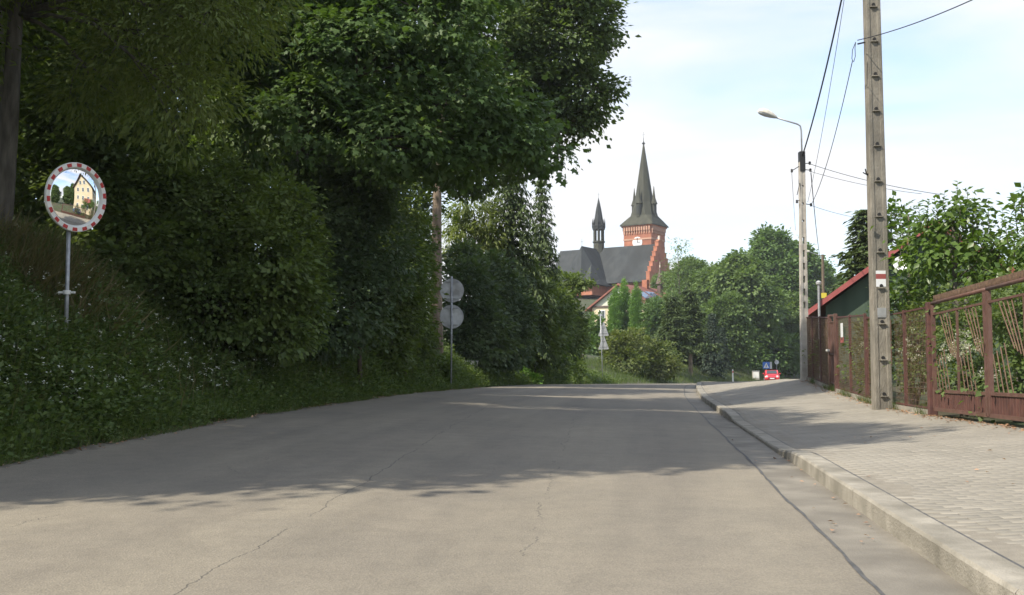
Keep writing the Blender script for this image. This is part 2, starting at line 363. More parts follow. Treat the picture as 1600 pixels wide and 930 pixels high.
_BZ = np.array([[-.03, .05, .25, 1.25, 2.1, 3.5, 4.4, 6, 9, 12, 20],
                [-.03, .05, .25, 1.25, 2.1, 3.4, 4.3, 6, 9, 12, 20],
                [-.03, .06, .45, 1.0, 1.45, 2.1, 3.0, 5, 8, 12, 20],
                [-.03, .05, .22, .55, .95, 1.7, 2.7, 5, 8, 12, 20],
                [-.03, .05, .18, .42, .75, 1.4, 2.6, 5, 8, 12, 20],
                [-.03, .05, .18, .45, .95, 1.6, 2.2, 3, 5, 8, 14],
                [-.03, .05, .18, .45, .95, 1.6, 2.2, 3, 5, 8, 14]])
def bank(t, y):
    t = np.asarray(t, dtype=float); y = np.asarray(y, dtype=float); t, y = np.broadcast_arrays(t, y)
    rows = np.stack([np.interp(t, _BT, r) for r in _BZ]); yi = np.clip(np.interp(y, _BY, range(len(_BY))), 0, len(_BY) - 1.0001)
    i = yi.astype(int); f = yi - i
    return np.take_along_axis(rows, i[None], 0)[0] * (1 - f) + np.take_along_axis(rows, i[None] + 1, 0)[0] * f
def gz(x, y):
    x = np.asarray(x, dtype=float); y = np.asarray(y, dtype=float); x, y = np.broadcast_arrays(x, y)
    xl = XL(y); xk = XK(y); xf = XF(y)
    t = np.clip(xl - x, 0, None)
    hill = 14 * np.exp(-((x - 25) / 75) ** 2 - ((y - 262) / 75) ** 2) * np.clip((t - 3) / 25, 0, 1)
    wob = 0.10 * np.sin(x * 1.7 + y * 0.6) * np.sin(y * 1.1 - x * 0.4) * np.clip((t - .8) / 1.5, 0, 1)
    left = CAMZ - dl(y) + bank(t, y) + hill + wob
    r = np.clip(x - xf, 0, None)
    right = CAMZ - df(y) - 0.02 + 0.04 * np.clip(r / 2, 0, 1) + 3.0 * np.clip((r - 40) / 150, 0, 1)
    road = road_z(x, y) - 0.10; pav = pave_z(x, y) - 0.14
    return np.where(x <= xl, left, np.where(x < xk, road, np.where(x < xf, pav, right)))
def gzf(x, y): return float(gz(x, y))

def sheet(name, ys, offs, zf, mat, base='K', uv=False, **k):
    """a surface laid along the road: columns are offsets from the kerb line"""
    ys = np.asarray(ys, float); offs = np.asarray(offs, float)
    Yg, Og = np.meshgrid(ys, offs, indexing='ij'); Xg = XK(Yg) + Og; Zg = zf(Xg, Yg)
    V = np.stack([Xg, Yg, Zg], -1).reshape(-1, 3); n, m = len(ys), len(offs)
    a = (np.arange(n - 1)[:, None] * m + np.arange(m - 1)[None]).ravel()
    F = np.stack([a, a + 1, a + m + 1, a + m], -1)
    U = np.stack([Og + RW, Yg], -1).reshape(-1, 2) if uv else None
    return link(name, raw_mesh(name, V, F, [mat], True, uv=U), kind='structure', **k)

ysn = np.concatenate([np.arange(-150, -20, 6), np.arange(-20, 60, 0.5), np.arange(60, 200, 2), np.arange(200, 880, 15)])
lo = -RW - np.array([700, 450, 300, 200, 140, 100, 75, 60, 48, 38, 30, 25, 20, 16, 13, 10, 8, 6.8, 5.8, 5, 4.4, 3.8, 3.3, 2.9, 2.5, 2.2, 1.9, 1.6, 1.35, 1.1, .9, .7, .5, .35, .2, .1, 0.004])
ro = PW + np.array([0.01, .5, 1, 2, 4, 7, 11, 16, 24, 34, 48, 70, 110, 180, 300, 500])
sheet('ground', ysn, np.concatenate([lo, [-RW + .05, -6, -4, -2, -.05, .05, 1, 2, PW - .01], ro]), gz, MT['soil'])
GUT = 0.48
def wig(y): return 0.010 * np.sin(y * 1.1) + 0.005 * np.sin(y * 3.7 + 1) + 0.004 * np.sin(y * 11.3) + 0.003 * np.sin(y * 23.0)
ysr = np.concatenate([np.arange(-150, -10, 5), np.arange(-10, 70, 0.25), np.arange(70, 200, 2), np.arange(200, 400, 15)])
def road_sheet():
    offs = np.concatenate([[-RW, -RW + .15], np.linspace(-RW + .6, -GUT, 16)])
    Yg, Og = np.meshgrid(ysr, offs, indexing='ij'); Og = Og.copy()
    Og[:, 0] += 0.05 * np.sin(ysr * 3.1) + 0.04 * np.sin(ysr * 7.7 + 1) - 0.03
    Og[:, -1] += wig(ysr)
    X = XK(Yg) + Og; Z = road_z(X, Yg); V = np.stack([X, Yg, Z], -1).reshape(-1, 3); n, m = Yg.shape
    a = (np.arange(n - 1)[:, None] * m + np.arange(m - 1)[None]).ravel(); F = np.stack([a, a + 1, a + m + 1, a + m], -1)
    link('road', raw_mesh('road', V, F, [MT['asphalt']], True, uv=np.stack([Og + RW, Yg], -1).reshape(-1, 2)), kind='structure')
    # the gutter strip between asphalt and kerb, and the tar seam on the joint
    for nm, o0, o1, dz, mt in (('gutter', -GUT - .03, 0.03, -0.006, 'gutter'), ('tar_seam', None, None, 0.004, 'tar')):
        if o0 is None:
            wd = 0.015 + 0.006 * np.sin(ysr * 1.9 + 2) * np.sin(ysr * 6.3)
            Og = np.stack([-GUT + wig(ysr) - wd, -GUT + wig(ysr) + wd * 0.7], -1)
        else: Og = np.stack([np.full_like(ysr, o0), np.full_like(ysr, o1)], -1)
        Yg = np.repeat(ysr[:, None], 2, 1); X = XK(Yg) + Og; Z = road_z(X, Yg) + dz
        V = np.stack([X, Yg, Z], -1).reshape(-1, 3); a = np.arange(len(ysr) - 1) * 2; F = np.stack([a, a + 1, a + 3, a + 2], -1)
        link(nm, raw_mesh(nm, V, F, [MT[mt]], True), kind='structure')
road_sheet()

# ---------------- kerb: one concrete stone after another
def along(y):                                      # unit vector along the road at y
    d = np.array([XK(y + .1) - XK(y - .1), .2]); return d / np.linalg.norm(d)
kerb = empty('kerb', (float(XK(10)), 10, float(road_z(XK(10), 10))), kind='structure')
KW = 0.22
rk = np.random.default_rng(5)
y = -8.0
while y < 92:
    L = 1.0 if y < 60 else 4.0
    step = 1.0 if y < 60 else 4.0
    y0, y1 = y, y + L * 0.996
    mb = MB(); ring = []
    jx = rk.normal(0, .0022); jz = rk.normal(0, .0015)
    for yy in (y0, y1):
        x0 = float(XK(yy)) + jx; zr = CAMZ - float(dk(yy)); h = float(kerb_h(yy)) + jz; ch = 0.02
        prof = [(0, -.15), (0.004, h - ch), (ch, h), (KW - .006, h), (KW, h - .006), (KW, -.15)]
        ring.append([Vector((x0 + a * .992, yy - a * .128, zr + b)) - Vector(kerb.location) for a, b in prof])
    vs = ring[0] + ring[1]; n = 6
    fs = [tuple(range(n)), tuple(range(2 * n - 1, n - 1, -1))] + [(i, i + n, (i + 1) % n + n, (i + 1) % n) for i in range(n)]
    mb.add(vs, fs)
    mb.build('kerb_stone', MT['kerb'], kerb)
    y += step

# ---------------- pavement: sand bed plus paving blocks
yp = np.concatenate([np.arange(-10, 62, 0.5), np.arange(62, 200, 3)])
pav = sheet('pavement', yp, np.array([KW - .01, .6, 1.2, 1.8, 2.4, 3.0, PW + .02]), lambda x, y: pave_z(x, y) - 0.008 + np.where(y > 60, .008, 0), MT['joint'])
sheet('kerb_joint', np.arange(-8, 92, .5), np.array([KW - .004, KW + .018]), lambda x, y: pave_z(x, y) - 0.004, MT['tar'])
def pavers():
    PL, PWD = 0.20, 0.10
    rows = np.arange(3.0, 60.0, PWD + 0.0013); C = []
    for i, yv in enumerate(rows):
        off = (PL / 2 if i % 2 else 0.0)
        xs = np.arange(KW + .115 + off, PW - .06, PL + 0.0013)
        C.append(np.stack([xs, np.full_like(xs, yv)], -1))
    C = np.concatenate(C); q = C[:, 0]; yv = C[:, 1]
    cy = yv - q * 0.128; cx = XK(cy) + q
    rg = np.random.default_rng(8)
    z = pave_z(cx, cy) + rg.normal(0, .0008, len(cx)) + .006 * np.sin(cx * 1.3 + cy * .7) * np.sin(cy * .9)
    e = .1
    # local frame: a = across (length), b = along
    ax = np.stack([np.ones_like(cx), -np.full_like(cx, .128), (pave_z(cx + e, cy - e * .128) - pave_z(cx - e, cy + e * .128)) / (2 * e)], -1)
    sl = np.where(cy > 35, .128 + .004 * (cy - 35), .128)
    bx = np.stack([sl, np.ones_like(cx), (pave_z(cx + sl * e, cy + e) - pave_z(cx - sl * e, cy - e)) / (2 * e)], -1)
    ax /= np.linalg.norm(ax, axis=1)[:, None]; bx /= np.linalg.norm(bx, axis=1)[:, None]
    nx = np.cross(ax, bx); nx /= np.linalg.norm(nx, axis=1)[:, None]; bx = np.cross(nx, ax)
    px = 800 + FPX * cx / cy; ins = (px < 1590) & (cy > 6.2)
    dist = np.where(ins, np.hypot(cx, cy), 1e6); order = np.argsort(dist); near = order[:300]; rest = order[300:]
    hl, hw, ch = PL / 2, PWD / 2, 0.0016
    T = np.array([(sx * hl, sy * hw, -.02) for sx, sy in ((-1, -1), (1, -1), (1, 1), (-1, 1))] +
                 [(sx * hl, sy * hw, -ch) for sx, sy in ((-1, -1), (1, -1), (1, 1), (-1, 1))] +
                 [(sx * (hl - ch), sy * (hw - ch), 0) for sx, sy in ((-1, -1), (1, -1), (1, 1), (-1, 1))])
    TF = np.array([(8, 9, 10, 11)] + [(i, (i + 1) % 4, 4 + (i + 1) % 4, 4 + i) for i in range(4)] + [(4 + i, 4 + (i + 1) % 4, 8 + (i + 1) % 4, 8 + i) for i in range(4)])
    mes = [raw_mesh('paver', T, TF, [MT[k]]) for k in ('paver', 'paver2')]
    for i in near:
        o = link('paver', mes[int(rg.random() < .3)], pav)
        M = Matrix(((ax[i, 0], bx[i, 0], nx[i, 0], cx[i]), (ax[i, 1], bx[i, 1], nx[i, 1], cy[i]), (ax[i, 2], bx[i, 2], nx[i, 2], z[i]), (0, 0, 0, 1)))
        o.matrix_world = M
    c = np.stack([cx, cy, z], -1)[rest]
    V = c[:, None] + T[None, :, 0, None] * ax[rest][:, None] + T[None, :, 1, None] * bx[rest][:, None] + T[None, :, 2, None] * nx[rest][:, None]
    F = TF[None] + (np.arange(len(rest)) * 12)[:, None, None]
    me = raw_mesh('paver_field', V.reshape(-1, 3), F.reshape(-1, 4), [MT['paver'], MT['paver2']])
    mi = np.repeat((rg.random(len(rest)) < .3).astype(np.int32), 9); me.polygons.foreach_set('material_index', mi)
    link('paver_field', me, pav, kind='stuff')
pavers()

# ------------------------------------------------------------------ foliage
def unit(v): return v / np.maximum(np.linalg.norm(v, axis=-1, keepdims=True), 1e-9)
def rvec(g, n): return unit(g.normal(size=(n, 3)))
LEAF = {
 'oval': (np.array([(0, 0, 0), (-.36, .45, .08), (0, 1, -.05), (.36, .45, .08)]), [(0, 2, 1), (0, 3, 2)]),
 'lance': (np.array([(0, 0, 0), (-.16, .45, .05), (0, 1, -.12), (.16, .45, .05)]), [(0, 2, 1), (0, 3, 2)]),
 'maple': (np.array([(0, .05, 0), (-.38, .05, .03), (-.30, .30, .03), (-.58, .52, -.02), (-.22, .55, .05), (0, 1, -.08),
                     (.22, .55, .05), (.58, .52, -.02), (.30, .30, .03), (.38, .05, .03)]),
           [(0, 2, 1), (0, 4, 2), (2, 4, 3), (0, 6, 4), (4, 6, 5), (0, 8, 6), (6, 8, 7), (0, 9, 8)]),
 'needle': (np.array([(0, 0, 0), (-.09, .4, 0), (0, 1, -.10), (.09, .4, 0)]), [(0, 2, 1), (0, 3, 2)]),
 'stalk': (np.array([(-.006, 0, 0), (.006, 0, 0), (.004, .55, .03), (-.004, .55, .03), (0, 1, .12)]), [(0, 1, 2), (0, 2, 3), (3, 2, 4)]),
 'blade': (np.array([(-.02, 0, 0), (.02, 0, 0), (.014, .55, .03), (-.014, .55, .03), (0, 1, .14)]), [(0, 1, 2), (0, 2, 3), (3, 2, 4)]),
}
def leaf_mesh(name, pos, d, nrm, size, kind, mat, g, rnd=None):
    T, TF = LEAF[kind]; TF = np.array(TF); n = len(pos)
    d = unit(d); s = unit(np.cross(d, nrm)); nn = np.cross(s, d)
    sz = np.asarray(size).reshape(-1, 1, 1) * np.ones((n, 1, 1))
    V = pos[:, None] + sz * (T[None, :, 0, None] * s[:, None] + T[None, :, 1, None] * d[:, None] + T[None, :, 2, None] * nn[:, None])
    F = TF[None] + (np.arange(n) * len(T))[:, None, None]
    if rnd is None: rnd = g.random(n)
    return raw_mesh(name, V.reshape(-1, 3), F.reshape(-1, 3), [mat], rnd=np.repeat(rnd, len(T)))

def clumps_in_lobes(lobes, g, dens, rmin=0.55, gap=0.0):
    C = []; O = []; TL = []
    for (c, r) in lobes:
        c = np.array(c); r = np.array(r); area = 4 * math.pi * ((r[0] * r[1]) ** 1.6 / 3 + (r[0] * r[2]) ** 1.6 / 3 + (r[1] * r[2]) ** 1.6 / 3) ** (1 / 1.6)
        n = max(8, int(area * dens)); u = rvec(g, n)
        k = g.normal(size=(3, 3)) * 2.2; ph = g.random(3) * 6
        nz_ = np.sin(u @ k[0] + ph[0]) + np.sin(u @ k[1] * 1.7 + ph[1]) * .7 + np.sin(u @ k[2] * 2.9 + ph[2]) * .5
        rr = (rmin + (1 - rmin) * g.random(n) ** 0.45) * (1 + .10 * nz_)
        keep = nz_ > (-2.2 + gap * 2.2)
        C.append((c + u * r * rr[:, None])[keep]); O.append(unit(u / r)[keep]); TL.append(np.full(int(keep.sum()), g.random()))
    return np.concatenate(C), np.concatenate(O), np.concatenate(TL)

def foliage(name, lobes, kind, size, mat, seed, dens=3.0, per=40, cr=0.42, droop=0.35, flat=0.6, gap=0.25, up=0.8, rmin=.55):
    g = np.random.default_rng(seed)
    C, O, TL = clumps_in_lobes(lobes, g, dens, rmin, gap); nC = len(C)
    cs = cr * (0.6 + 0.8 * g.random(nC)); tone = g.random(nC)
    idx = np.repeat(np.arange(nC), per); n = len(idx)
    off = g.normal(size=(n, 3)) * .5; off[:, 2] *= flat
    pos = C[idx] + off * cs[idx][:, None]
    d = O[idx] * .55 + unit(off) * .7 + rvec(g, n) * .5; d[:, 2] -= droop
    nr = O[idx] * .5 + rvec(g, n) * .55; nr[:, 2] += up
    rnd = np.clip(g.random(n) * .42 + tone[idx] * .34 + TL[idx] * .24, 0, 1); csz = (.75 + .5 * g.random(nC))[idx]
    return leaf_mesh(name, pos, d, nr, size * csz * (0.6 + .8 * g.random(n)), kind, mat, g, rnd), C

def limbs_mesh(mb, trunk, rads, lobes, C, g, n=10, twigs=5, lmin=None):
    mb.tube(trunk, rads, n)
    top = Vector(trunk[-1]); T = [Vector(t) for t in trunk]
    for (c, r) in lobes:
        c = Vector(c); hz = min(max(g.random() * .5 + .35, 0), 1)
        zt = T[0].z + (min(c.z, top.z) - T[0].z) * (0.55 + .4 * g.random()); zt = max(zt, T[0].z + 0.25 * (top.z - T[0].z))
        if lmin is not None: zt = min(max(zt, lmin), top.z - .2)
        i = 0
        while i < len(T) - 2 and T[i + 1].z < zt: i += 1
        f = min(max((zt - T[i].z) / max(T[i + 1].z - T[i].z, 1e-3), 0), 1); s = T[i].lerp(T[i + 1], f)
        rs = (rads[i] * (1 - f) + rads[i + 1] * f) * .38
        midp = s.lerp(c, .5) + Vector((g.normal() * .15, g.normal() * .15, .12 * (c - s).length))
        mb.tube([s, s.lerp(midp, .5) + Vector((0, 0, .05)), midp, midp.lerp(c, .6), c], [rs, rs * .85, rs * .65, rs * .5, rs * .3], 6)
        if len(C):
            d = np.linalg.norm((C - np.array(c)) / np.array(r), axis=1); near = np.where(d < 1.25)[0]
            if len(near):
                for j in g.choice(near, min(twigs, len(near)), replace=False):
                    e = Vector(C[j]); st = midp.lerp(c, .3 + .7 * g.random()); m_ = st.lerp(e, .5) + Vector((g.normal() * .08, g.normal() * .08, .06 * (e - st).length))
                    mb.tube([st, m_, e], [rs * .32, rs * .22, max(rs * .08, .006)], 5, caps=False)

def L(px, py, rx, ry, Y, dep=None):
    k = Y / FPX; return (tuple(P(px, py, Y)), (rx * k, (dep if dep else max(rx, ry) * k), ry * k))

def lobed_tree(name, label, cat, base, lobes, leafkind, size, mat, bark, seed, trunk=None, r0=.2, group=None, **kw):
    """thing > trunk, crown. base = (x, y) on the ground, lobes in world space, trunk = list of points or None"""
    g = np.random.default_rng(seed + 1000); z0 = gzf(*base); o = empty(name, (base[0], base[1], z0), label=label, cat=cat, group=group)
    twigs = kw.pop('twigs', 5); lmin = kw.pop('lmin', None)
    me, C = foliage('crown', lobes, leafkind, size, MT[mat], seed, **kw)
    if trunk is None:
        cz = np.mean([l[0] for l in lobes], axis=0); topz = max(l[0][2] for l in lobes)
        b = Vector((base[0], base[1], z0 - .25)); t = Vector((cz[0] * .7 + base[0] * .3, cz[1] * .7 + base[1] * .3, topz))
        trunk = [b, b.lerp(t, .25) + Vector((g.normal() * .08, g.normal() * .08, 0)), b.lerp(t, .55) + Vector((g.normal() * .12, g.normal() * .12, 0)), b.lerp(t, .8), t]
    n = len(trunk); rads = [r0 * (1.25 if i == 0 else 1) * (1 - .75 * i / (n - 1)) for i in range(n)]
    mb = MB(); limbs_mesh(mb, trunk, rads, lobes, C, g, twigs=twigs, lmin=lmin)
    org = Vector(o.location)
    mb.v = [tuple(Vector(v) - org) for v in mb.v]
    mb.build('trunk', MT[bark], o, smooth=True)
    cr_ = link('crown', me, o); cr_.location = -org
    return o

def world_lobes(g, H, Rr, n=14, z0=.35):
    out = []
    for i in range(n):
        f = (i + .5) / n; z = H * (z0 + (1 - z0) * f * .93); prof = math.sin(math.pi * min(.08 + f * .95, 1)) ** .6
        a = i * 2.4 + g.random(); rad = Rr * .62 * prof * (0.5 + .5 * g.random())
        rr = Rr * (.36 + .2 * g.random()) * (.55 + .45 * prof)
        out.append(((rad * math.cos(a), rad * math.sin(a), z), (rr, rr, rr * .85)))
    out.append(((0, 0, H * .62), (Rr * .55, Rr * .55, H * .22)))
    return out

PROTO = {}
def proto_tree(key, H, Rr, leafkind, size, mat, bark, seed, r0=.25, n=14, z0=.3, **kw):
    g = np.random.default_rng(seed); lob = world_lobes(g, H, Rr, n, z0); twigs = kw.pop('twigs', 3)
    me, C = foliage('crown', lob, leafkind, size, MT[mat], seed, **kw)
    tr = [Vector((0, 0, -.4)), Vector((g.normal() * .1, g.normal() * .1, H * .2)), Vector((g.normal() * .2, g.normal() * .2, H * .45)), Vector((g.normal() * .25, g.normal() * .25, H * .7)), Vector((g.normal() * .2, 0, H * .92))]
    mb = MB(); limbs_mesh(mb, tr, [r0 * 1.3, r0, r0 * .75, r0 * .45, r0 * .12], lob, C, g, twigs=twigs)
    b = mb.build('trunk', MT[bark], None, smooth=True); tm = b.data; bpy.data.objects.remove(b)
    PROTO[key] = (tm, me)
def put(key, name, label, cat, x, y, s=1.0, rz=0.0, group=None, sz=None, dz=0.0):
    o = empty(name, (x, y, gzf(x, y) + dz), rz, label=label, cat=cat, group=group); o.scale = (s, s, sz or s)
    link('trunk', PROTO[key][0], o); link('crown', PROTO[key][1], o); return o

def conifer_meshes(H, Rr, seed, size, mat, bark, levels=26, per=16, droop=.35, z0=.12, r0=.16, top_bare=0.0):
    """whorls of drooping boughs set with needle sprays"""
    g = np.random.default_rng(seed); mb = MB(); pos = []; dr = []; nr = []; ton = []
    mb.tube([(0, 0, -.4), (0.03, 0, H * .3), (-.03, .03, H * .65), (0, 0, H)], [r0 * 1.2, r0 * .85, r0 * .5, .02], 8)
    for i in range(levels):
        f = i / (levels - 1); z = H * (z0 + (0.97 - z0) * f); rad = Rr * (1 - f) ** .8 * (.75 + .4 * g.random()) + .15
        nb = 5 + int(3 * (1 - f)) + g.integers(0, 2)
        for b in range(nb):
            a = 2 * math.pi * (b + g.random() * .8) / nb; rl = rad * (.6 + .5 * g.random()); dx, dy = math.cos(a), math.sin(a)
            k = max(3, int(rl / (size * .55))); tone = g.random()
            e = Vector((dx * rl, dy * rl, z - droop * rl + .12 * rl)); m_ = Vector((dx * rl * .5, dy * rl * .5, z - droop * rl * .35))
            mb.tube([(0, 0, z), m_, e], [r0 * .16 * (1 - f) + .012, .012, .004], 4, caps=False)
            for j in range(k):
                u = (j + .6) / k; c = np.array([dx * rl * u, dy * rl * u, z - droop * rl * u * u + .12 * rl * u * u])
                w = (0.25 + .75 * (1 - abs(u - .45))) * size * 1.5
                m = per
                o_ = g.normal(size=(m, 3)) * np.array([w, w, w * .35]) * .45; pos.append(c + o_)
                side = np.array([-dy, dx, 0]); q = g.choice([-1, 1], m)[:, None] * side * .7 + np.array([dx, dy, 0]) * .6 + rvec(g, m) * .35
                q[:, 2] -= droop * .9 + .15; dr.append(q); v = rvec(g, m) * .45; v[:, 2] += .9; nr.append(v)
                ton.append(np.clip(g.random(m) * .6 + tone * .25 + .25 * u * g.random(m), 0, 1))
    pos = np.concatenate(pos); dr = np.concatenate(dr); nr = np.concatenate(nr)
    if top_bare:
        kp = (pos[:, 2] < H * top_bare) | (g.random(len(pos)) < .12); pos, dr, nr = pos[kp], dr[kp], nr[kp]; ton = [np.concatenate(ton)[kp]]
    me = leaf_mesh('crown', pos, dr, nr, size * (.6 + .8 * g.random(len(pos))), 'lance', MT[mat], g, np.concatenate(ton))
    b = mb.build('trunk', MT[bark], None, smooth=True); tm = b.data; bpy.data.objects.remove(b)
    return tm, me

# ---------------- left side: the trees and shrubs on the bank
lob = [L(230, 60, 95, 105, 17.5, 1.1), L(325, 40, 75, 95, 17, .9), L(285, 155, 65, 70, 17, .8), L(380, -10, 60, 60, 17.5, .8), L(150, 130, 60, 80, 18.3, .8),
       L(60, -90, 120, 80, 17.5, 1.4), L(220, -130, 130, 90, 17, 1.5), L(-90, 20, 110, 110, 18, 1.4), L(360, -160, 90, 80, 17.5, 1.1), L(100, -280, 170, 110, 17.5, 2), L(-60, -220, 140, 130, 18.5, 2),
       L(250, -330, 130, 110, 18, 1.8), L(60, -430, 150, 100, 18.5, 1.8)]
b0 = P(2, 400, 18.2)
lobed_tree('ash_tree', 'feathery olive green ash overhanging the verge, its grey trunk at the left edge', 'tree', (b0.x - .15, 18.2), lob, 'lance', .12, 'ash', 'bark_grey', 11,
           trunk=[Vector((b0.x - .2, 18.2, gzf(b0.x, 18.2) - .3)), P(4, 330, 18.2), P(14, 200, 18.2), P(22, 60, 18.1), P(32, -80, 18), P(50, -250, 18), P(60, -400, 18.2)], r0=.20,
           dens=4.2, per=72, cr=.46, droop=.45, flat=.75, gap=.4, up=.6, lmin=P(0, 20, 18).z)
lob = [L(-70, -60, 90, 100, 20, 1.6), L(-150, -200, 120, 110, 20, 1.6), L(-40, -300, 110, 100, 20.5, 1.6), L(-200, 60, 90, 120, 20.5, 1.5)]
b1 = P(-4, 400, 19.4)
lobed_tree('ash_tree', 'pale second trunk cut by the left picture edge, beside the leaning grey ash', 'tree', (b1.x, 19.4), lob, 'lance', .16, 'ash', 'bark_grey', 12,
           trunk=[Vector((b1.x, 19.4, gzf(b1.x, 19.4) - .3)), P(2, 250, 19.4), P(-1, 100, 19.4), P(-10, -60, 19.6), P(-40, -220, 20)], r0=.17, dens=2.8, per=40, cr=.5, droop=.7, up=.5)

lob = [L(445, 55, 100, 95, 25), L(560, 110, 115, 105, 24.5), L(670, 30, 110, 95, 25), L(480, 185, 80, 65, 24), L(600, 215, 95, 60, 24.5), L(400, 130, 60, 80, 26), L(720, 150, 90, 85, 25.5),
       L(780, 215, 80, 48, 26), L(700, 250, 75, 38, 26), L(560, -60, 150, 95, 25.5, 2), L(720, -80, 120, 90, 26, 1.8), L(430, -110, 120, 100, 26, 2), L(600, -200, 180, 110, 26.5, 2.4), L(480, -310, 150, 110, 27, 2.2), L(690, -300, 140, 100, 27, 2),
       L(845, 245, 42, 26, 26.5, .5), L(820, 190, 50, 40, 26.5, .7)]
lobed_tree('maple_tree', 'big dark maple with lobed leaves hanging over the middle of the road', 'tree', (-6.2, 28.6), lob, 'maple', .145, 'maple', 'bark_brown', 21, r0=.3,
           dens=4.2, per=34, cr=.42, droop=.55, flat=.55, gap=.35, up=.75, twigs=7)

lob = [L(770, 60, 110, 110, 42), L(870, 60, 75, 95, 42), L(905, 150, 46, 50, 41.5), L(855, 180, 55, 55, 42), L(760, 200, 75, 60, 42), L(935, 45, 30, 50, 42), L(948, 138, 18, 17, 41.5, .5), L(915, 190, 24, 22, 41.5, .5),
       L(700, 120, 70, 90, 43), L(650, 230, 60, 50, 43), L(820, 130, 60, 60, 41), L(850, -50, 110, 80, 42.5, 2.4), L(720, -70, 120, 90, 43, 2.6), L(790, -160, 130, 80, 43, 2.6), L(930, -40, 45, 45, 42, 1.), L(680, -180, 100, 80, 43.5, 2.2), L(740, 270, 50, 30, 42.5), L(800, 255, 40, 25, 42.5)]
pb = P(681, 560, 41)
lobed_tree('tall_tree', 'tall broad crown against the sky on one bare orange-brown trunk', 'tree', (pb.x, 41), lob, 'oval', .19, 'oak', 'bark_pine', 31,
           trunk=[Vector((pb.x, 41, gzf(pb.x, 41) - .3)), P(682, 500, 41), P(682, 400, 41), P(683, 300, 41), P(690, 180, 41.3), P(720, 40, 41.8), P(760, -120, 42.5)], r0=.27,
           dens=3.6, per=42, cr=.5, droop=.35, gap=.4, twigs=6, lmin=P(0, 235, 41).z)

# drooping spruce behind the tall tree
tm, me = conifer_meshes(14.0, 2.4, 41, .30, 'needle', 'bark_brown', levels=24, per=12, droop=.75, z0=.16, r0=.2)
PROTO['spruce'] = (tm, me)
put('spruce', 'spruce_tree', 'dark spruce with drooping boughs and a bare stem against the sky', 'tree', P(800, 500, 58).x, 58, 1.0, .4)
put('spruce', 'spruce_tree', 'second drooping spruce, its tufted tips beside the church roof', 'tree', P(846, 500, 64).x, 64, .86, 2.1)

lobed_tree('young_tree', 'sunlit yellow green young tree between the bare trunk and the spruce', 'tree', (P(742, 500, 57).x, 57), [L(742, 335, 36, 34, 57), L(735, 380, 40, 34, 57), L(765, 365, 26, 34, 57), L(720, 350, 24, 30, 57), L(745, 410, 36, 24, 57)], 'lance', .26, 'ash', 'bark_grey', 44, r0=.12, dens=2.4, per=36, cr=.5, droop=.7, gap=.45)
# shrubs, from left to right
def shrub(label, base, lobes, mat, size, seed, **kw):
    a = dict(dens=7.0, per=46, cr=.34, droop=.2, gap=.2, twigs=6); a.update(kw)
    size *= 1.25
    return lobed_tree('shrub', label, 'shrub', base, lobes, a.pop('kind', 'oval'), size, mat, 'bark_brown', seed, r0=a.pop('r0', .06), group='shrubs on the bank', **a)
shrub('leafy bush behind the road mirror', (P(150, 400, 22).x, 22.3), [L(120, 190, 80, 90, 22), L(190, 260, 70, 90, 21.5), L(70, 290, 60, 70, 22.5), L(215, 360, 55, 90, 21), L(150, 330, 60, 70, 22)], 'shrub', .105, 51)
shrub('broad dense green bush to the right of the road mirror', (P(330, 480, 21.5).x, 22), [L(240, 430, 62, 100, 20.6), L(330, 330, 95, 95, 21.5), L(330, 470, 90, 95, 20.8), L(425, 400, 70, 120, 21.5), L(430, 500, 55, 70, 21.5), L(260, 310, 60, 60, 21.5), L(470, 460, 40, 90, 22)], 'shrub', .085, 52, dens=9, cr=.30)
shrub('deep shaded undergrowth behind the broad dense bush', (P(400, 420, 30).x, 30.5), [L(400, 390, 60, 60, 30), L(310, 370, 60, 60, 29), L(480, 380, 50, 70, 30.5), L(230, 330, 60, 70, 28.5), L(420, 460, 60, 50, 30)], 'shrub', .12, 60, dens=5)
shrub('bluish green bush in the middle of the shrub wall', (P(560, 480, 27.5).x, 28), [L(505, 350, 60, 110, 26.5), L(560, 290, 60, 90, 27.5), L(545, 450, 62, 100, 27), L(590, 390, 50, 90, 27.5), L(500, 490, 45, 70, 26)], 'shrub_blue', .09, 53, dens=8)
shrub('dark green bush beside the bare orange-brown trunk', (P(630, 500, 33).x, 33.5), [L(620, 330, 46, 70, 33), L(622, 420, 42, 80, 33), L(615, 500, 46, 62, 33), L(600, 540, 40, 40, 32), L(630, 470, 28, 60, 34), L(656, 480, 18, 60, 37), L(658, 545, 20, 36, 38), L(655, 390, 18, 46, 37)], 'shrub', .10, 54, dens=7)
shrub('dark shadowed bush just right of the two round signs', (P(745, 520, 50).x, 50), [L(735, 470, 40, 62, 49), L(750, 525, 48, 52, 48.5), L(785, 485, 40, 66, 52), L(725, 415, 28, 36, 51), L(790, 540, 40, 42, 52), L(765, 430, 34, 36, 52)], 'shrub_blue', .15, 55, dens=4.0, cr=.5)
shrub('tall dark bush under the drooping spruce', (P(835, 500, 61).x, 61), [L(825, 475, 38, 58, 60), L(835, 530, 40, 48, 60), L(856, 500, 34, 56, 63), L(805, 435, 26, 36, 60)], 'shrub', .16, 56, dens=4.0, cr=.5)
shrub('leaning dark bush at the right end of the shrub wall', (P(885, 520, 75).x - .3, 75), [L(862, 485, 32, 45, 74), L(884, 446, 24, 18, 74), L(906, 437, 14, 8, 74, .4), L(880, 535, 32, 38, 74.5), L(894, 512, 18, 34, 76)], 'shrub', .17, 57, dens=4.0, cr=.5)
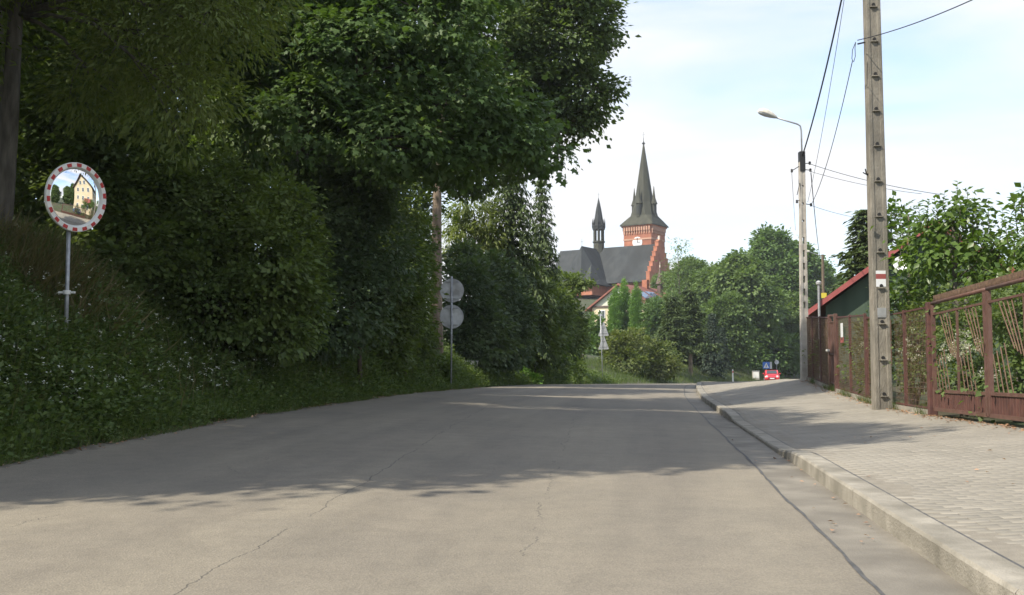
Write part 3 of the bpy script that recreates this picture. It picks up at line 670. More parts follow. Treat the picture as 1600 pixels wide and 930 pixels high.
shrub('weedy green bush around the foot of the bare trunk', (P(684, 570, 39.6).x, 39.6), [L(684, 572, 20, 16, 39.6), L(668, 566, 16, 20, 39.8), L(697, 580, 10, 9, 39.4)], 'weed', .10, 66, dens=6, cr=.28)
shrub('low fresh green bush on the verge below the dark bushes', (P(862, 575, 66).x, 66), [L(862, 575, 24, 22, 66), L(845, 585, 20, 16, 64), L(890, 578, 22, 18, 70)], 'weed', .14, 58, dens=3, cr=.4)
shrub('light green sapling at the road edge left of the low bush', (P(822, 590, 57).x, 57), [L(822, 588, 13, 12, 57), L(830, 596, 12, 8, 57)], 'thuja', .13, 59, dens=4, cr=.3)

# wood behind and to the left (its shade falls across the road)
proto_tree('wood_a', 19, 5.0, 'oval', .24, 'oak', 'bark_brown', 61, r0=.3, n=18, z0=.16, dens=1.5, per=40, cr=.75, gap=.25)
proto_tree('wood_b', 17, 4.6, 'oval', .22, 'shrub', 'bark_grey', 62, r0=.26, n=16, z0=.14, dens=1.6, per=40, cr=.7, gap=.25)
WOOD = [('wood_b', -9.8, 24.5, .72, 'leafy tree rising directly behind the road mirror'), ('wood_a', -8.6, 33.5, .78, 'broad tree behind the shrub wall, left of the big maple'), ('wood_a', -6.6, 46.0, .82, 'broad tree behind the bare orange-brown trunk'),
        ('wood_b', -8.0, 62.0, .50, 'leafy tree behind the dark spruce'), ('wood_a', -16.0, 21.0, .58, 'big tree deep in the wood at far left'), ('wood_b', -15.0, 33.0, .75, 'tall tree deep in the wood behind the shrub wall'),
        ('wood_b', -9.6, 8.9, .94, 'tree on the left bank just outside the left picture edge'), ('wood_a', -13.0, 6.6, .66, 'big tree beside the camera on the left bank'), ('wood_b', -16.4, 11.6, .64, 'tree at the back of the left bank'), ('wood_b', -10.8, 14.2, .98, 'tallest tree on the left bank, above the ash')]
for i, (k, x, yv, s, lb) in enumerate(WOOD):
    put(k, 'woodland_tree', lb, 'tree', x, yv, s, i * 1.3, group='trees of the wood on the left bank')

# ---------------- grasses, weeds, flowers on the verge (nobody could count these)
def scatter_left(g, n, y0, y1, t0, t1, pw=1.0):
    yv = y0 + (y1 - y0) * g.random(n) ** pw; t = t0 + (t1 - t0) * g.random(n); x = XL(yv) - t; return x, yv, t
def grass(name, label, n, y0, y1, t0, t1, size, mat, seed, lean=.35, pw=1.0, side='L', cat='grass'):
    g = np.random.default_rng(seed)
    if side == 'L': x, yv, t = scatter_left(g, n, y0, y1, t0, t1, pw)
    else:
        yv = y0 + (y1 - y0) * g.random(n); x = XF(yv) + t0 + (t1 - t0) * g.random(n)
    pos = np.stack([x, yv, gz(x, yv) - .02], -1); d = rvec(g, n) * lean; d[:, 2] = 1
    pt = np.sin(x * 2.1 + yv * .8) * np.sin(yv * 1.3) * .3
    me = leaf_mesh(name, pos, d, rvec(g, n), size * (.5 + g.random(n)) * (1 + pt), 'blade', MT[mat], g)
    return link(name, me, label=label, cat=cat, kind='stuff')
grass('grass', 'short green grass along the left road edge', 46000, 9, 46, .0, 1.5, .22, 'grass', 71, pw=1.3, lean=.5)
grass('grass', 'green grass on the far bank beyond the crest', 30000, 46, 150, .0, 7.0, .42, 'grass', 72, lean=.5)
grass('grass', 'taller green grass climbing the left bank', 26000, 9, 50, 1.0, 4.0, .45, 'grass', 73, pw=1.2, lean=.5)

def weeds(name, label, seed, n, y0, y1, t0, t1, hmax, mat, size, per=34, kind='oval', cr=.2, pw=1.2):
    g = np.random.default_rng(seed); x, yv, t = scatter_left(g, n, y0, y1, t0, t1, pw)
    big = (.5 + .5 * np.sin(x * 1.3 + 2) * np.sin(yv * .9 + x)) * .85 + .2 + .25 * (np.sin(yv * 2.3 + x * 1.1) > .4)
    h = hmax * (.25 + .75 * g.random(n)) * big * np.clip((t - t0 + .15) / .7, .25, 1); z = gz(x, yv)
    P_ = []; Dd = []; Nn = []; T_ = []; Sz = []
    for s in range(per):
        u = g.random(n) ** .7; o = g.normal(size=(n, 3)) * cr * .5; o[:, 2] *= .5
        P_.append(np.stack([x, yv, z + h * u], -1) + o); q = unit(o) * .8 + rvec(g, n) * .4; q[:, 2] += .1; Dd.append(q)
        v = rvec(g, n) * .5; v[:, 2] += .9; Nn.append(v); T_.append(g.random(n)); Sz.append(size * (.6 + .7 * g.random(n)))
    me = leaf_mesh(name, np.concatenate(P_), np.concatenate(Dd), np.concatenate(Nn), np.concatenate(Sz), kind, MT[mat], g, np.concatenate(T_))
    return link(name, me, label=label, cat='weeds', kind='stuff')
weeds('weeds', 'leafy green weeds on the near left bank under the mirror', 81, 3800, 9, 24, .12, 2.6, .9, 'weed', .075, per=36)
weeds('weeds', 'leafy weeds under the shrub wall beside the road', 82, 3400, 22, 46, .12, 2.6, .95, 'weed', .085, per=30, pw=1.0)
weeds('weeds', 'leafy weeds on the far verge past the round signs', 83, 1500, 44, 84, .2, 3.2, .6, 'weed', .13, per=24, cr=.35, pw=1.0)
def dry():
    g = np.random.default_rng(84); n = 2200
    c = [P(60, 400, 17.6), P(100, 440, 17.2), P(30, 450, 17.2), P(120, 400, 18), P(20, 380, 18)]
    k = g.integers(0, len(c), n); b = np.array([tuple(v) for v in c])[k]
    x = b[:, 0] + g.normal(size=n) * .45; yv = b[:, 1] + g.normal(size=n) * .4; pos = np.stack([x, yv, gz(x, yv)], -1)
    d = rvec(g, n) * .55; d[:, 2] = .55; d[:, 0] += .35; d[:, 1] -= .35
    me = leaf_mesh('dry_grass', pos, d, rvec(g, n), .55 * (.5 + g.random(n)), 'blade', MT['drygrass'], g)
    link('dry_grass', me, label='brown dry grass hanging on the bank left of the mirror post', cat='dry grass', kind='stuff')
    n = 420; x, yv, t = scatter_left(g, n, 11.5, 22, .3, 2.3, 1.3); pos = np.stack([x, yv, gz(x, yv) + .35 + .5 * g.random(n)], -1)
    k = np.repeat(np.arange(n), 5); pp = pos[k] + g.normal(size=(n * 5, 3)) * .012; d = rvec(g, n * 5); d[:, 2] = abs(d[:, 2]) * .4
    v = rvec(g, n * 5) * .3; v[:, 2] += 1; v[:, 1] -= .5
    link('wildflowers', leaf_mesh('wildflowers', pp, d, v, .028 * (.7 + .6 * g.random(n * 5)), 'oval', MT['petal'], g), label='tiny white wildflowers scattered over the left bank', cat='wildflowers', kind='stuff')
    n = 1700; x, yv, t = scatter_left(g, n, 10, 40, .45, 3.2, 1.2); pos = np.stack([x, yv, gz(x, yv) + .05], -1); d = rvec(g, n) * .35; d[:, 2] = 1
    link('dead_stalks', leaf_mesh('dead_stalks', pos, d, rvec(g, n), .45 + .5 * g.random(n), 'stalk', MT['drygrass'], g), label='thin dead brown stalks standing among the weeds of the left bank', cat='dry grass', kind='stuff')
    k = np.where(g.random(n) < .3)[0]; k2 = np.repeat(k, 16); f = np.tile(np.linspace(.3, 1, 16), len(k)); dd = unit(d)[k2]; hh = (.75 * f)[:, None]
    pp = pos[k2] + dd * hh; m = len(k2); q = rvec(g, m); q[:, 2] = abs(q[:, 2]) * .3 + .1; v = rvec(g, m) * .4; v[:, 2] += 1
    link('tall_weeds', leaf_mesh('tall_weeds', pp, q, v, .085 * (1.25 - f) * (.7 + .6 * g.random(m)) + .02, 'lance', MT['shrub'], g), label='tall narrow-leaved weeds standing above the left bank', cat='weeds', kind='stuff')
    # stems under the flowers
    me = leaf_mesh('flower_stems', np.stack([pos[:, 0], pos[:, 1], gz(pos[:, 0], pos[:, 1])], -1), np.tile([0., 0, 1], (n, 1)) + rvec(g, n) * .05, rvec(g, n), (pos[:, 2] - gz(pos[:, 0], pos[:, 1])), 'blade', MT['weed'], g)
    link('flower_stems', me, label='thin green stems of the white wildflowers on the left bank', cat='wildflowers', kind='stuff')
dry()

# ------------------------------------------------------------------ church on the hill
def frame(loc, ang):
    """local frame: +y points away along 'back', -y is the front with heading ang (radians)"""
    f = Vector((math.cos(ang), math.sin(ang), 0)); r = Vector((-f.y, f.x, 0))
    return Matrix(((r.x, -f.x, 0, loc[0]), (r.y, -f.y, 0, loc[1]), (0, 0, 1, loc[2]), (0, 0, 0, 1)))
FA = R(-124)                                     # heading of the church's long side seen from the road
def church():
    D = 252.0; tc_ = P(1008, 500, D); zb = gzf(tc_.x, tc_.y) - .5
    o = empty('church', (tc_.x, tc_.y, zb), FA + R(90), label='red brick church with slate roofs and a tall pointed tower spire on the hill', cat='church')
    # local coordinates: x along the nave to the right, -y to the viewer
    Z = lambda py, d=D: P(0, py, d).z - zb
    zc = Z(355); w = 3.5
    MB().box(-w, w, -w, w, 0, zc - 3.4).build('tower', MT['brick'], o)
    tw = o.children[-1]
    MB().box(-w - .12, w + .12, -w - .12, w + .12, zc - 3.4, zc - 3.0).build('string_course', MT['brick_pale'], tw)
    MB().box(-w - .05, w + .05, -w - .05, w + .05, zc - 3.0, zc - .35).build('belfry_band', MT['brick'], tw)
    mb = MB()
    for q in range(4):
        M = Matrix.Rotation(q * math.pi / 2, 4, 'Z')
        for i in range(11):
            x = -w + .32 + i * (2 * w - .64) / 10
            mb.box(x - .2, x + .2, -w - .42, -w - .06, zc - 1.25, zc - .36, M=M); mb.box(x - .11, x + .11, -w - .30, -w - .06, zc - 1.95, zc - 1.25, M=M)
    mb.build('corbel_frieze', MT['brick_pale'], tw, kind='stuff')
    MB().box(-w - .45, w + .45, -w - .45, w + .45, zc - .35, zc).build('cornice', MT['brick'], tw)
    for q in (0, 1):
        M = Matrix.Rotation(q * math.pi / 2, 4, 'Z')
        cf = MB().lathe([(1.25, 0), (1.25, .1)], 28, M=M @ Matrix.Translation((0, -w - .01, Z(381))) @ Matrix.Rotation(R(90), 4, 'X')).build('clock_face', MT['signwhite'], tw)
        MB().box(-.07, .07, -w - .17, -w - .13, Z(381) - .1, Z(381) + 1.0, M=M).box(-.07, .75, -w - .20, -w - .18, Z(381) - .06, Z(381) + .06, M=M).build('clock_hand', MT['dark'], cf)
    # spire: square flared skirt running into an eight sided needle
    prof = [(4.25, zc), (4.2, zc + .25), (3.3, zc + 1.7), (2.75, Z(338)), (2.15, Z(318)), (1.72, Z(300)), (1.05, Z(268)), (.14, Z(226))]
    vs = []; n = 8; fs = []
    for i, (r, z) in enumerate(prof):
        t = min(max((i - 1) / 3.0, 0), 1)
        for k in range(n):
            a = 2 * math.pi * (k + .5) / n; c, s = math.cos(a), math.sin(a); sq = r / max(abs(c), abs(s)); rr = sq * (1 - t) + r * 1.06 * t
            if t < 1:                                                        # pull the eight points to the square's corners
                cx, cy = rr * c, rr * s
                cx = math.copysign(max(abs(cx), r * (1 - t) + abs(cx) * t), cx); cy = math.copysign(max(abs(cy), r * (1 - t) + abs(cy) * t), cy)
                vs.append((cx, cy, z))
            else: vs.append((rr * c, rr * s, z))
    for i in range(len(prof) - 1):
        for k in range(n):
            k2 = (k + 1) % n; fs.append((i * n + k, i * n + k2, (i + 1) * n + k2, (i + 1) * n + k))
    fs += [tuple(range(n - 1, -1, -1)), tuple((len(prof) - 1) * n + k for k in range(n))]
    sp = MB().add(vs, fs).build('spire', MT['copper'], o)
    zt = Z(226)
    MB().lathe([(.05, zt - .2), (.16, zt), (.42, zt + .25), (.16, zt + .55), (.07, zt + .8), (.05, zt + 1.7)], 10).build('finial', MT['slate'], sp)
    MB().box(-.05, .05, -.05, .05, zt + 1.6, zt + 3.0).box(-.42, .42, -.04, .04, zt + 2.25, zt + 2.37).build('cross', MT['steel'], sp)
    for q in range(4):
        M = Matrix.Rotation(q * math.pi / 2, 4, 'Z') @ Matrix.Translation((0, -2.55, 0)); z0 = Z(343)
        t = MB().lathe([(.3, z0 - .5), (.72, z0 + .2), (.72, z0 + .5), (.6, z0 + .6), (.6, z0 + 3.3), (.85, z0 + 3.4), (.72, z0 + 3.7), (.36, z0 + 4.8), (.05, z0 + 7.6)], 8, M=M, ph=R(22.5)).build('corner_turret', MT['copper'], sp)
        mb = MB()
        for k in range(3):
            M2 = M @ Matrix.Rotation((k - 1) * R(45), 4, 'Z'); mb.box(-.13, .13, -.60, -.52, z0 + 1.0, z0 + 2.9, M=M2)
        mb.build('turret_slit', MT['dark'], t) if False else mb.build('louvre', MT['slate'], sp)
    # nave with stepped gable at its right end, crossing the transept
    g0 = o.matrix_basis.inverted() @ P(1031, 500, 243); gx, gy = g0.x, g0.y
    zr = Z(381, 243); ze = Z(437, 240); b = 5.2
    nl = 26.0
    MB().box(gx - nl, gx - .4, gy - b + .5, gy + b - .5, 0, ze + .2).build('nave_wall', MT['brick'], o)
    def roofpoly(bb, zr_, ze_):
        pts = [(-bb - .9, ze_ - .55), (-bb + .4, ze_ + .9), (-bb * .5, (zr_ + ze_) * .5 + .25), (0, zr_)]
        return pts + [(-x, z) for x, z in pts[-2::-1]]
    Mn = Matrix.Translation((gx, gy, 0)) @ Matrix.Rotation(R(90), 4, 'Z')     # prism y -> world local -x
    MB().prism(roofpoly(b, zr, ze), .35, nl, M=Mn).build('nave_roof', MT['slate'], o)
    mb = MB(); st = MB(); k = 7
    pts = []
    for i in range(k):
        f0 = i / k; f1 = (i + 1) / k; x0 = b * (1 - f0) + .55; z1 = ze + (zr - ze) * f1 + .35
        pts.append((x0, ze + (zr - ze) * f0 + (.35 if i else -.6))); pts.append((x0, z1))
    poly = [(-x, z) for x, z in pts] + [(-.55, zr + .9), (.55, zr + .9)] + pts[::-1]
    poly = [(-b - .55, 0)] + poly + [(b + .55, 0)]
    mb.prism(poly, -.45, .40, M=Mn).build('stepped_gable', MT['brick'], o); gb = o.children[-1]
    for sgn in (-1, 1):
        for i in range(k):
            x0 = sgn * (b * (1 - i / k) + .55); x1 = sgn * (b * (1 - (i + 1) / k) + .55); z1 = ze + (zr - ze) * (i + 1) / k + .35
            a, c = sorted((x0, x1)); MB().box(a - .06, c + .06, -.52, .47, z1, z1 + .16, M=Mn).build('coping_stone', MT['brick'], gb)
    MB().box(-.18, .18, -.2, .2, zr + .9, zr + 1.8, M=Mn).build('gable_pinnacle', MT['stone'], gb)
    cx = gx - 15.5
    tl = 13.0
    MB().box(cx - b + .5, cx + b - .5, gy - tl + 1.5, gy + tl * .5, 0, ze - .3).build('transept_wall', MT['brick'], o)
    # transept roof, hipped at the near end
    vs = []; rp_ = roofpoly(b, zr - .25, ze - .6)
    for yv, hip in ((gy + tl * .5, 0), (gy - tl + 5.0, 0), (gy - tl + .2, 1)):
        for x, z in rp_:
            if hip: z2 = ze - .6 - .55 + (z - (ze - .6 - .55)) * .0; vs.append((cx + x, yv, z2))
            else: vs.append((cx + x, yv, z))
    n = len(rp_); fs = [(i * n + k_, i * n + k_ + 1, (i + 1) * n + k_ + 1, (i + 1) * n + k_) for i in range(2) for k_ in range(n - 1)]
    fs += [(i * n, (i + 1) * n, (i + 1) * n + n - 1, i * n + n - 1) for i in range(2)] + [tuple(range(n - 1, -1, -1))]
    MB().add(vs, fs).build('transept_roof', MT['slate'], o)
    MB().box(-.04, .04, -.04, .04, 0, 1.7).box(-.35, .35, -.035, .035, 1.0, 1.1).build('transept_cross', MT['steel'], o, loc=(cx, gy - tl + 5.2, zr - .3))
    # tall narrow windows in the brick walls
    for i in range(4):
        x = gx - 2.2 - i * 2.3
        MB().prism([(-.4, 0), (.4, 0), (.4, 4.2), (0, 5.0), (-.4, 4.2)], -.06, .0, M=Matrix.Translation((x, gy - b + .5, ze - 7))).build('window', MT['glass'], o)
    # ridge turret on the crossing
    fx, fy = cx, gy; z0 = zr - 2.0; zc2 = Z(352, 250)
    ft = MB().lathe([(1.3, z0 - 1.5), (1.25, zr + 1.2), (1.45, zr + 1.3), (1.45, zr + 1.6), (1.15, zr + 1.7)], 8, M=Matrix.Translation((fx, fy, 0)), ph=R(22.5)).build('ridge_turret', MT['copper'], o)
    mb = MB()
    for q in range(8):
        a = R(22.5 + q * 45); mb.box(-.14, .14, -.14, .14, zr + 1.7, zc2 - .2, M=Matrix.Translation((fx + 1.12 * math.cos(a), fy + 1.12 * math.sin(a), 0)) @ Matrix.Rotation(a, 4, 'Z'))
    mb.build('lantern_post', MT['copper'], ft)
    MB().lathe([(1.45, zc2 - .9), (1.5, zc2 - .3), (1.62, zc2), (1.3, zc2 + .25), (1.0, zc2 + 1.6), (.62, zc2 + 4), (.06, Z(308, 250))], 8, M=Matrix.Translation((fx, fy, 0)), ph=R(22.5)).build('turret_spire', MT['slate'], ft)
    mb = MB()
    for q in range(8):
        a = R(22.5 + q * 45); mb.lathe([(.16, zc2 - .5), (.16, zc2 + .7), (.02, zc2 + 1.8)], 5, M=Matrix.Translation((fx + 1.42 * math.cos(a), fy + 1.42 * math.sin(a), 0)))
    mb.build('turret_pinnacles', MT['slate'], ft)
    zt = Z(308, 250)
    MB().box(-.04, .04, -.04, .04, zt - .1, zt + 1.3).box(-.3, .3, -.03, .03, zt + .75, zt + .85).build('turret_cross', MT['steel'], ft, loc=(fx, fy, 0))
church()

# ------------------------------------------------------------------ parish house below the church
def parish_house():
    D = 172.0; a = P(968, 443, D); zb = gzf(a.x, a.y + 5) - 1.0
    o = empty('house', (a.x, a.y, zb), FA + R(90), label='cream gabled house with red-brown roof half hidden behind the thujas', cat='house')
    hw = 5.0; zr = a.z - zb; ze = P(0, 477, D).z - zb; ln = 14.0
    MB().prism([(-hw, 0), (hw, 0), (hw, ze - .05), (-hw, ze - .05)], 0, ln).build('wall', MT['cream'], o)
    MB().prism([(-hw, ze + .02), (hw, ze + .02), (0, zr - .3)], .04, ln - .05).build('gable_wall', MT['cream2'], o)
    MB().prism([(-hw - .3, ze - .22), (hw + .3, ze - .22), (hw + .3, ze), (-hw - .3, ze)], -.22, 0.02).build('eaves_band', MT['tile_dark'], o)
    t = .28
    rf = MB().prism([(-hw - 1.0, ze - .55), (0, zr), (hw + 1.0, ze - .55), (hw + 1.0, ze - .55 - t), (0, zr - t), (-hw - 1.0, ze - .55 - t)], -.6, ln + .5).build('roof', MT['tile'], o)
    sl = (zr - ze + .55) / (hw + 1.0); an = math.atan(sl)
    for i, yv in enumerate((3.2, 7.2)):
        M = Matrix.Translation((2.6, yv, zr - 2.6 * sl)) @ Matrix.Rotation(an, 4, 'Y')
        MB().box(-1.3, 1.3, -1.5, 1.5, .03, .12, M=M).build('solar_panel', MT['skyglass'], rf)
    MB().box(-.45, .45, 8.6, 9.5, zr - 1, zr + 1.2).build('chimney', MT['brick'], rf)
    M = Matrix.Translation((1.6, 11.2, 0))
    bt = MB().lathe([(.55, zr - 1.5), (.55, zr + .5), (.85, zr + .6), (.55, zr + 1.4), (.08, zr + 3.4)], 6, M=M).build('bell_turret', MT['tile_dark'], rf)
    MB().lathe([(.09, zr + 3.3), (.16, zr + 3.5), (.06, zr + 3.8), (.03, zr + 4.4)], 6, M=M).build('turret_finial', MT['stone'], bt)
    for x, z0, z1, hx in ((-.55, ze + .9, ze + 2.0, .45), (-3.2, ze - 2.3, ze - .8, .5), (0, ze - 2.3, ze - .8, .5), (3.2, ze - 2.3, ze - .8, .5)):
        wd = MB().box(x - hx - .1, x + hx + .1, -.10, .02, z0 - .1, z1 + .1).build('window', MT['signwhite'], o)
        MB().box(x - hx, x - .04, -.13, -.09, z0, z1).box(x + .04, x + hx, -.13, -.09, z0, z1).build('pane', MT['glass'], wd)
    MB().box(-1.2, -.2, 0, 1, 0, 0.01) if False else None
parish_house()

# ------------------------------------------------------------------ far planting
proto_tree('far_a', 20, 6.2, 'oval', .55, 'far', 'bark_brown', 101, r0=.3, n=26, z0=.10, dens=1.0, per=34, cr=1.0, gap=.25, rmin=.7)
proto_tree('far_b', 16, 5.0, 'oval', .50, 'far2', 'bark_brown', 102, r0=.25, n=22, z0=.10, dens=1.1, per=34, cr=.9, gap=.25, rmin=.7)
proto_tree('thin', 13, 2.2, 'lance', .30, 'far2', 'bark_grey', 103, r0=.13, n=12, z0=.35, dens=1.0, per=16, cr=.8, gap=.5)
PROTO['pine'] = conifer_meshes(9.5, 2.6, 104, .5, 'needle', 'bark_pine', levels=16, per=16, droop=.1, z0=.3, r0=.22)
PROTO['fir'] = conifer_meshes(9.0, 2.0, 105, .42, 'needle_dark', 'bark_brown', levels=22, per=12, droop=.45, z0=.08, r0=.14)
def putpx(key, name, label, cat, px, Y, ytop, H, group=None, rz=0.0, wide=1.0):
    x = P(px, 500, Y).x; z = gzf(x, Y); s = (P(px, ytop, Y).z - z) / H
    return put(key, name, label, cat, x, Y, s * wide, rz, group=group, sz=s)
G1 = 'trees below the church'
FAR = [('far_b', 1158, 152, 392, 16, 'rounded tall tree left of the street lamp post, nearest the road bend'), ('far_a', 1205, 172, 358, 20, 'tallest rounded tree above the red car'), ('far_a', 1252, 176, 382, 20, 'rounded tree directly behind the street lamp post'),
       ('far_b', 1115, 165, 412, 16, 'mid green tree between the church gable and the tall rounded trees'), ('far_b', 1080, 180, 400, 16, 'pale tree below the right corner of the church tower'), ('far_b', 1050, 160, 455, 16, 'low pale tree right of the cream house'),
       ('far_b', 872, 150, 462, 16, 'green tree left of the church transept'), ('far_a', 855, 180, 428, 20, 'broad tree at the left end of the church roof'), ('far_b', 1035, 212, 424, 16, 'tree in front of the stepped church gable'),
       ('far_b', 1140, 140, 455, 16, 'lower tree at the foot of the tall rounded trees'), ('far_b', 1185, 158, 450, 16, 'bushy tree behind the blue crossing sign'), ('far_b', 1235, 162, 455, 16, 'bushy tree right of the red car'),
       ('far_a', 1275, 190, 405, 20, 'rounded tree at the right end of the row, above the fence end'), ('far_b', 985, 190, 470, 16, 'tree behind the cream house roof'), ('far_b', 925, 150, 512, 16, 'low tree left of the cream house wall')]
for i, (k, px, Y, yt, H, lb) in enumerate(FAR): putpx(k, 'broadleaf_tree', lb, 'tree', px, Y, yt, H, G1, i * 1.1, .95 if k == 'far_a' else 1.0)
putpx('thin', 'thin_tree', 'thin half bare tree reaching above the others right of the church', 'tree', 1063, 135, 368, 13)
putpx('pine', 'pine_tree', 'pine with a pale bare stem beside the road bend', 'tree', 1078, 118, 452, 9.5)
putpx('pine', 'pine_tree', 'shorter pine left of the pale stemmed pine', 'tree', 1050, 112, 462, 9.5, rz=2)
putpx('fir', 'fir_tree', 'dark narrow fir at the bend of the road', 'tree', 1112, 124, 488, 9.0, wide=.8)
putpx('fir', 'fir_tree', 'bare-stemmed dark fir just left of the narrow fir', 'tree', 1128, 134, 510, 9.0, rz=1, wide=.9)
def thuja(px, Y, yt, yb, wpx, lb, seed):
    x = P(px, 500, Y).x; k = Y / FPX; zt = P(px, yt, Y).z; zb = gzf(x, Y); H = zt - zb; w = wpx * k / 2
    lobes = []
    for i in range(9):
        f = (i + .5) / 9; r = w * (1.02 if f < .55 else (1 - ((f - .55) / .45) ** 1.7) + .06)
        lobes.append(((x, Y, zb + H * (.02 + .95 * f)), (r, r, H / 9 * .95)))
    lobed_tree('thuja', lb, 'thuja', (x, Y), lobes, 'lance', .26, 'thuja', 'bark_brown', seed, r0=.12, group='thujas in front of the cream house', dens=9, per=20, cr=.26, droop=-.9, flat=1.5, gap=.0, up=.1, rmin=.8, twigs=2)
thuja(961, 150, 449, 530, 19, 'left thuja column hiding the cream gable', 111)
thuja(976, 152, 440, 530, 19, 'tallest middle thuja column before the cream house', 112)
thuja(994, 149, 446, 530, 18, 'right thuja column below the solar panels', 113)
def bush(lb, px, Y, lobes, mat, seed, size=.26, **kw):
    a = dict(dens=2.2, per=34, cr=.6, droop=.1, gap=.15, twigs=3); a.update(kw)
    lobed_tree('shrub', lb, 'shrub', (P(px, 500, Y).x, Y), lobes, 'oval', size, mat, 'bark_brown', seed, r0=.08, group='shrubs at the bend', **a)
bush('yellowing bush on the grass slope left of the bend', 975, 98, [L(965, 545, 24, 24, 98), L(985, 540, 24, 22, 98), L(975, 568, 30, 18, 97), L(955, 565, 14, 18, 98)], 'yellow', 121)
bush('brownish yellow bush right next to the yellowing bush', 1025, 101, [L(1010, 550, 22, 24, 101), L(1035, 556, 22, 22, 101), L(1025, 575, 34, 15, 100)], 'yellow', 122)
bush('green bush at the right foot of the thujas', 1020, 145, [L(1024, 492, 18, 26, 147), L(1034, 507, 20, 26, 147), L(1012, 520, 14, 14, 146)], 'far', 123, size=.35)
bush('dark green undergrowth below the pines', 1075, 128, [L(1065, 560, 26, 26, 128), L(1095, 565, 22, 24, 128), L(1050, 540, 20, 30, 129)], 'needle', 124, size=.35)
bush('green undergrowth behind the blue crossing sign', 1190, 150, [L(1170, 555, 30, 26, 150), L(1205, 550, 30, 28, 152), L(1240, 555, 28, 28, 154), L(1150, 570, 20, 18, 148)], 'far', 125, size=.4)
bush('green hedge left of the cream house wall', 935, 120, [L(925, 520, 20, 24, 118), L(942, 535, 16, 20, 118), L(915, 545, 18, 22, 116)], 'far', 126, size=.35)

# ------------------------------------------------------------------ street furniture
def UP(o, p): return Vector(p) - Vector(o.location)
def road_mirror():
    Y = 16.0; c = P(117.5, 308.5, Y); foot = P(102, 560, Y); bz = gzf(foot.x, Y)
    o = empty('road_mirror', (foot.x, Y, bz), label='round convex traffic mirror with red and white rim on a grey post', cat='mirror')
    an = R(-32.5); tilt = R(3.6); rad = 0.515
    top = UP(o, P(109, 300, Y))
    MB().tube([(0, 0, -.6), top], .030, 12).build('post', MT['steel'], o, smooth=True)
    cl = UP(o, P(104.5, 457, Y)); MB().lathe([(.055, -.03), (.055, .03)], 12, M=Matrix.Translation(cl)).box(-.12, .12, -.02, .02, -.015, .015, M=Matrix.Translation(cl)).build('clamp', MT['white'], o)
    f = Vector((math.cos(an), math.sin(an), 0)); ctr = UP(o, c)
    M = Matrix.Translation(ctr) @ f.to_track_quat('Z', 'Y').to_matrix().to_4x4() @ Matrix.Rotation(tilt, 4, 'X')
    # rim: a shallow dished ring
    ri = .44; prof = [(ri - .012, .002), (ri, .035), (ri + .008, .045), (rad - .008, .045), (rad, .035), (rad, .005), (rad - .03, -.02)]
    n = 64; vs = []; fs = []
    for r, z in prof:
        for k in range(n): vs.append(M @ Vector((r * math.cos(2 * math.pi * k / n), r * math.sin(2 * math.pi * k / n), z)))
    for i in range(len(prof) - 1):
        for k in range(n):
            k2 = (k + 1) % n; fs.append((i * n + k, i * n + k2, (i + 1) * n + k2, (i + 1) * n + k))
    rim = MB().add(vs, fs).build('rim', MT['white'], o, smooth=False)
    MB().lathe([(.06, -.12), (.30, -.06), (rad - .03, -.02)], 48, M=M).build('back_shell', MT['signback'], o, smooth=True)
    MB().tube([M @ Vector((0, 0, -.1)), M @ Vector((0, 0, -.17)), top - Vector((0, 0, .1))], .03, 8).build('bracket', MT['steel'], o)
    edge = R(14); Rs = ri / math.sin(edge); prof = []
    for i in range(17):
        a = edge * (1 - i / 16); prof.append((max(Rs * math.sin(a), .0005), Rs * math.cos(a) - Rs * math.cos(edge) + .006))
    MB().lathe(prof, 64, M=M).build('mirror_face', MT['mirror'], o, smooth=True)
    for k in range(18):
        a = 2 * math.pi * (k + .5) / 18; d = R(4.6); r0, r1 = ri + .012, rad - .012
        v = [M @ Vector((r * math.cos(q), r * math.sin(q), z)) for z in (.0455, .0495) for r, q in ((r0, a - d), (r1, a - d), (r1, a + d), (r0, a + d))]
        MB().add(v, [(0, 3, 2, 1), (4, 5, 6, 7), (0, 1, 5, 4), (1, 2, 6, 5), (2, 3, 7, 6), (3, 0, 4, 7)]).build('red_patch', MT['red'], rim)
road_mirror()

def round_signs():
    Y = 38.5; ft = P(705, 572, Y); bz = gzf(ft.x, Y); o = empty('road_sign', (ft.x, Y, bz), label='two round grey sign plates seen from behind, one above the other, on one post', cat='road sign')
    MB().tube([(0, 0, -.4), UP(o, P(706, 432, Y))], .032, 10).build('post', MT['steel'], o, smooth=True)
    for py, dx in ((454, .0), (495, -.01)):
        c = UP(o, P(706, py, Y)); M = Matrix.Translation(c + Vector((dx, .06, 0))) @ Matrix.Rotation(R(8), 4, 'Z') @ Matrix.Rotation(R(90), 4, 'X')
        r = .425; p = MB().lathe([(r - .03, -.006), (r - .012, .0), (r, .008), (r, .02), (r - .012, .028), (r - .015, .004), (.01, .004)], 40, M=M).build('sign_plate', MT['signback'], o, smooth=False)
        for dz in (-.3, .3): MB().box(-.22, .22, -.035, -.005, dz - .018, dz + .018, M=Matrix.Translation(c + Vector((dx, .04, 0)))).build('bracket', MT['steel'], p)
round_signs()

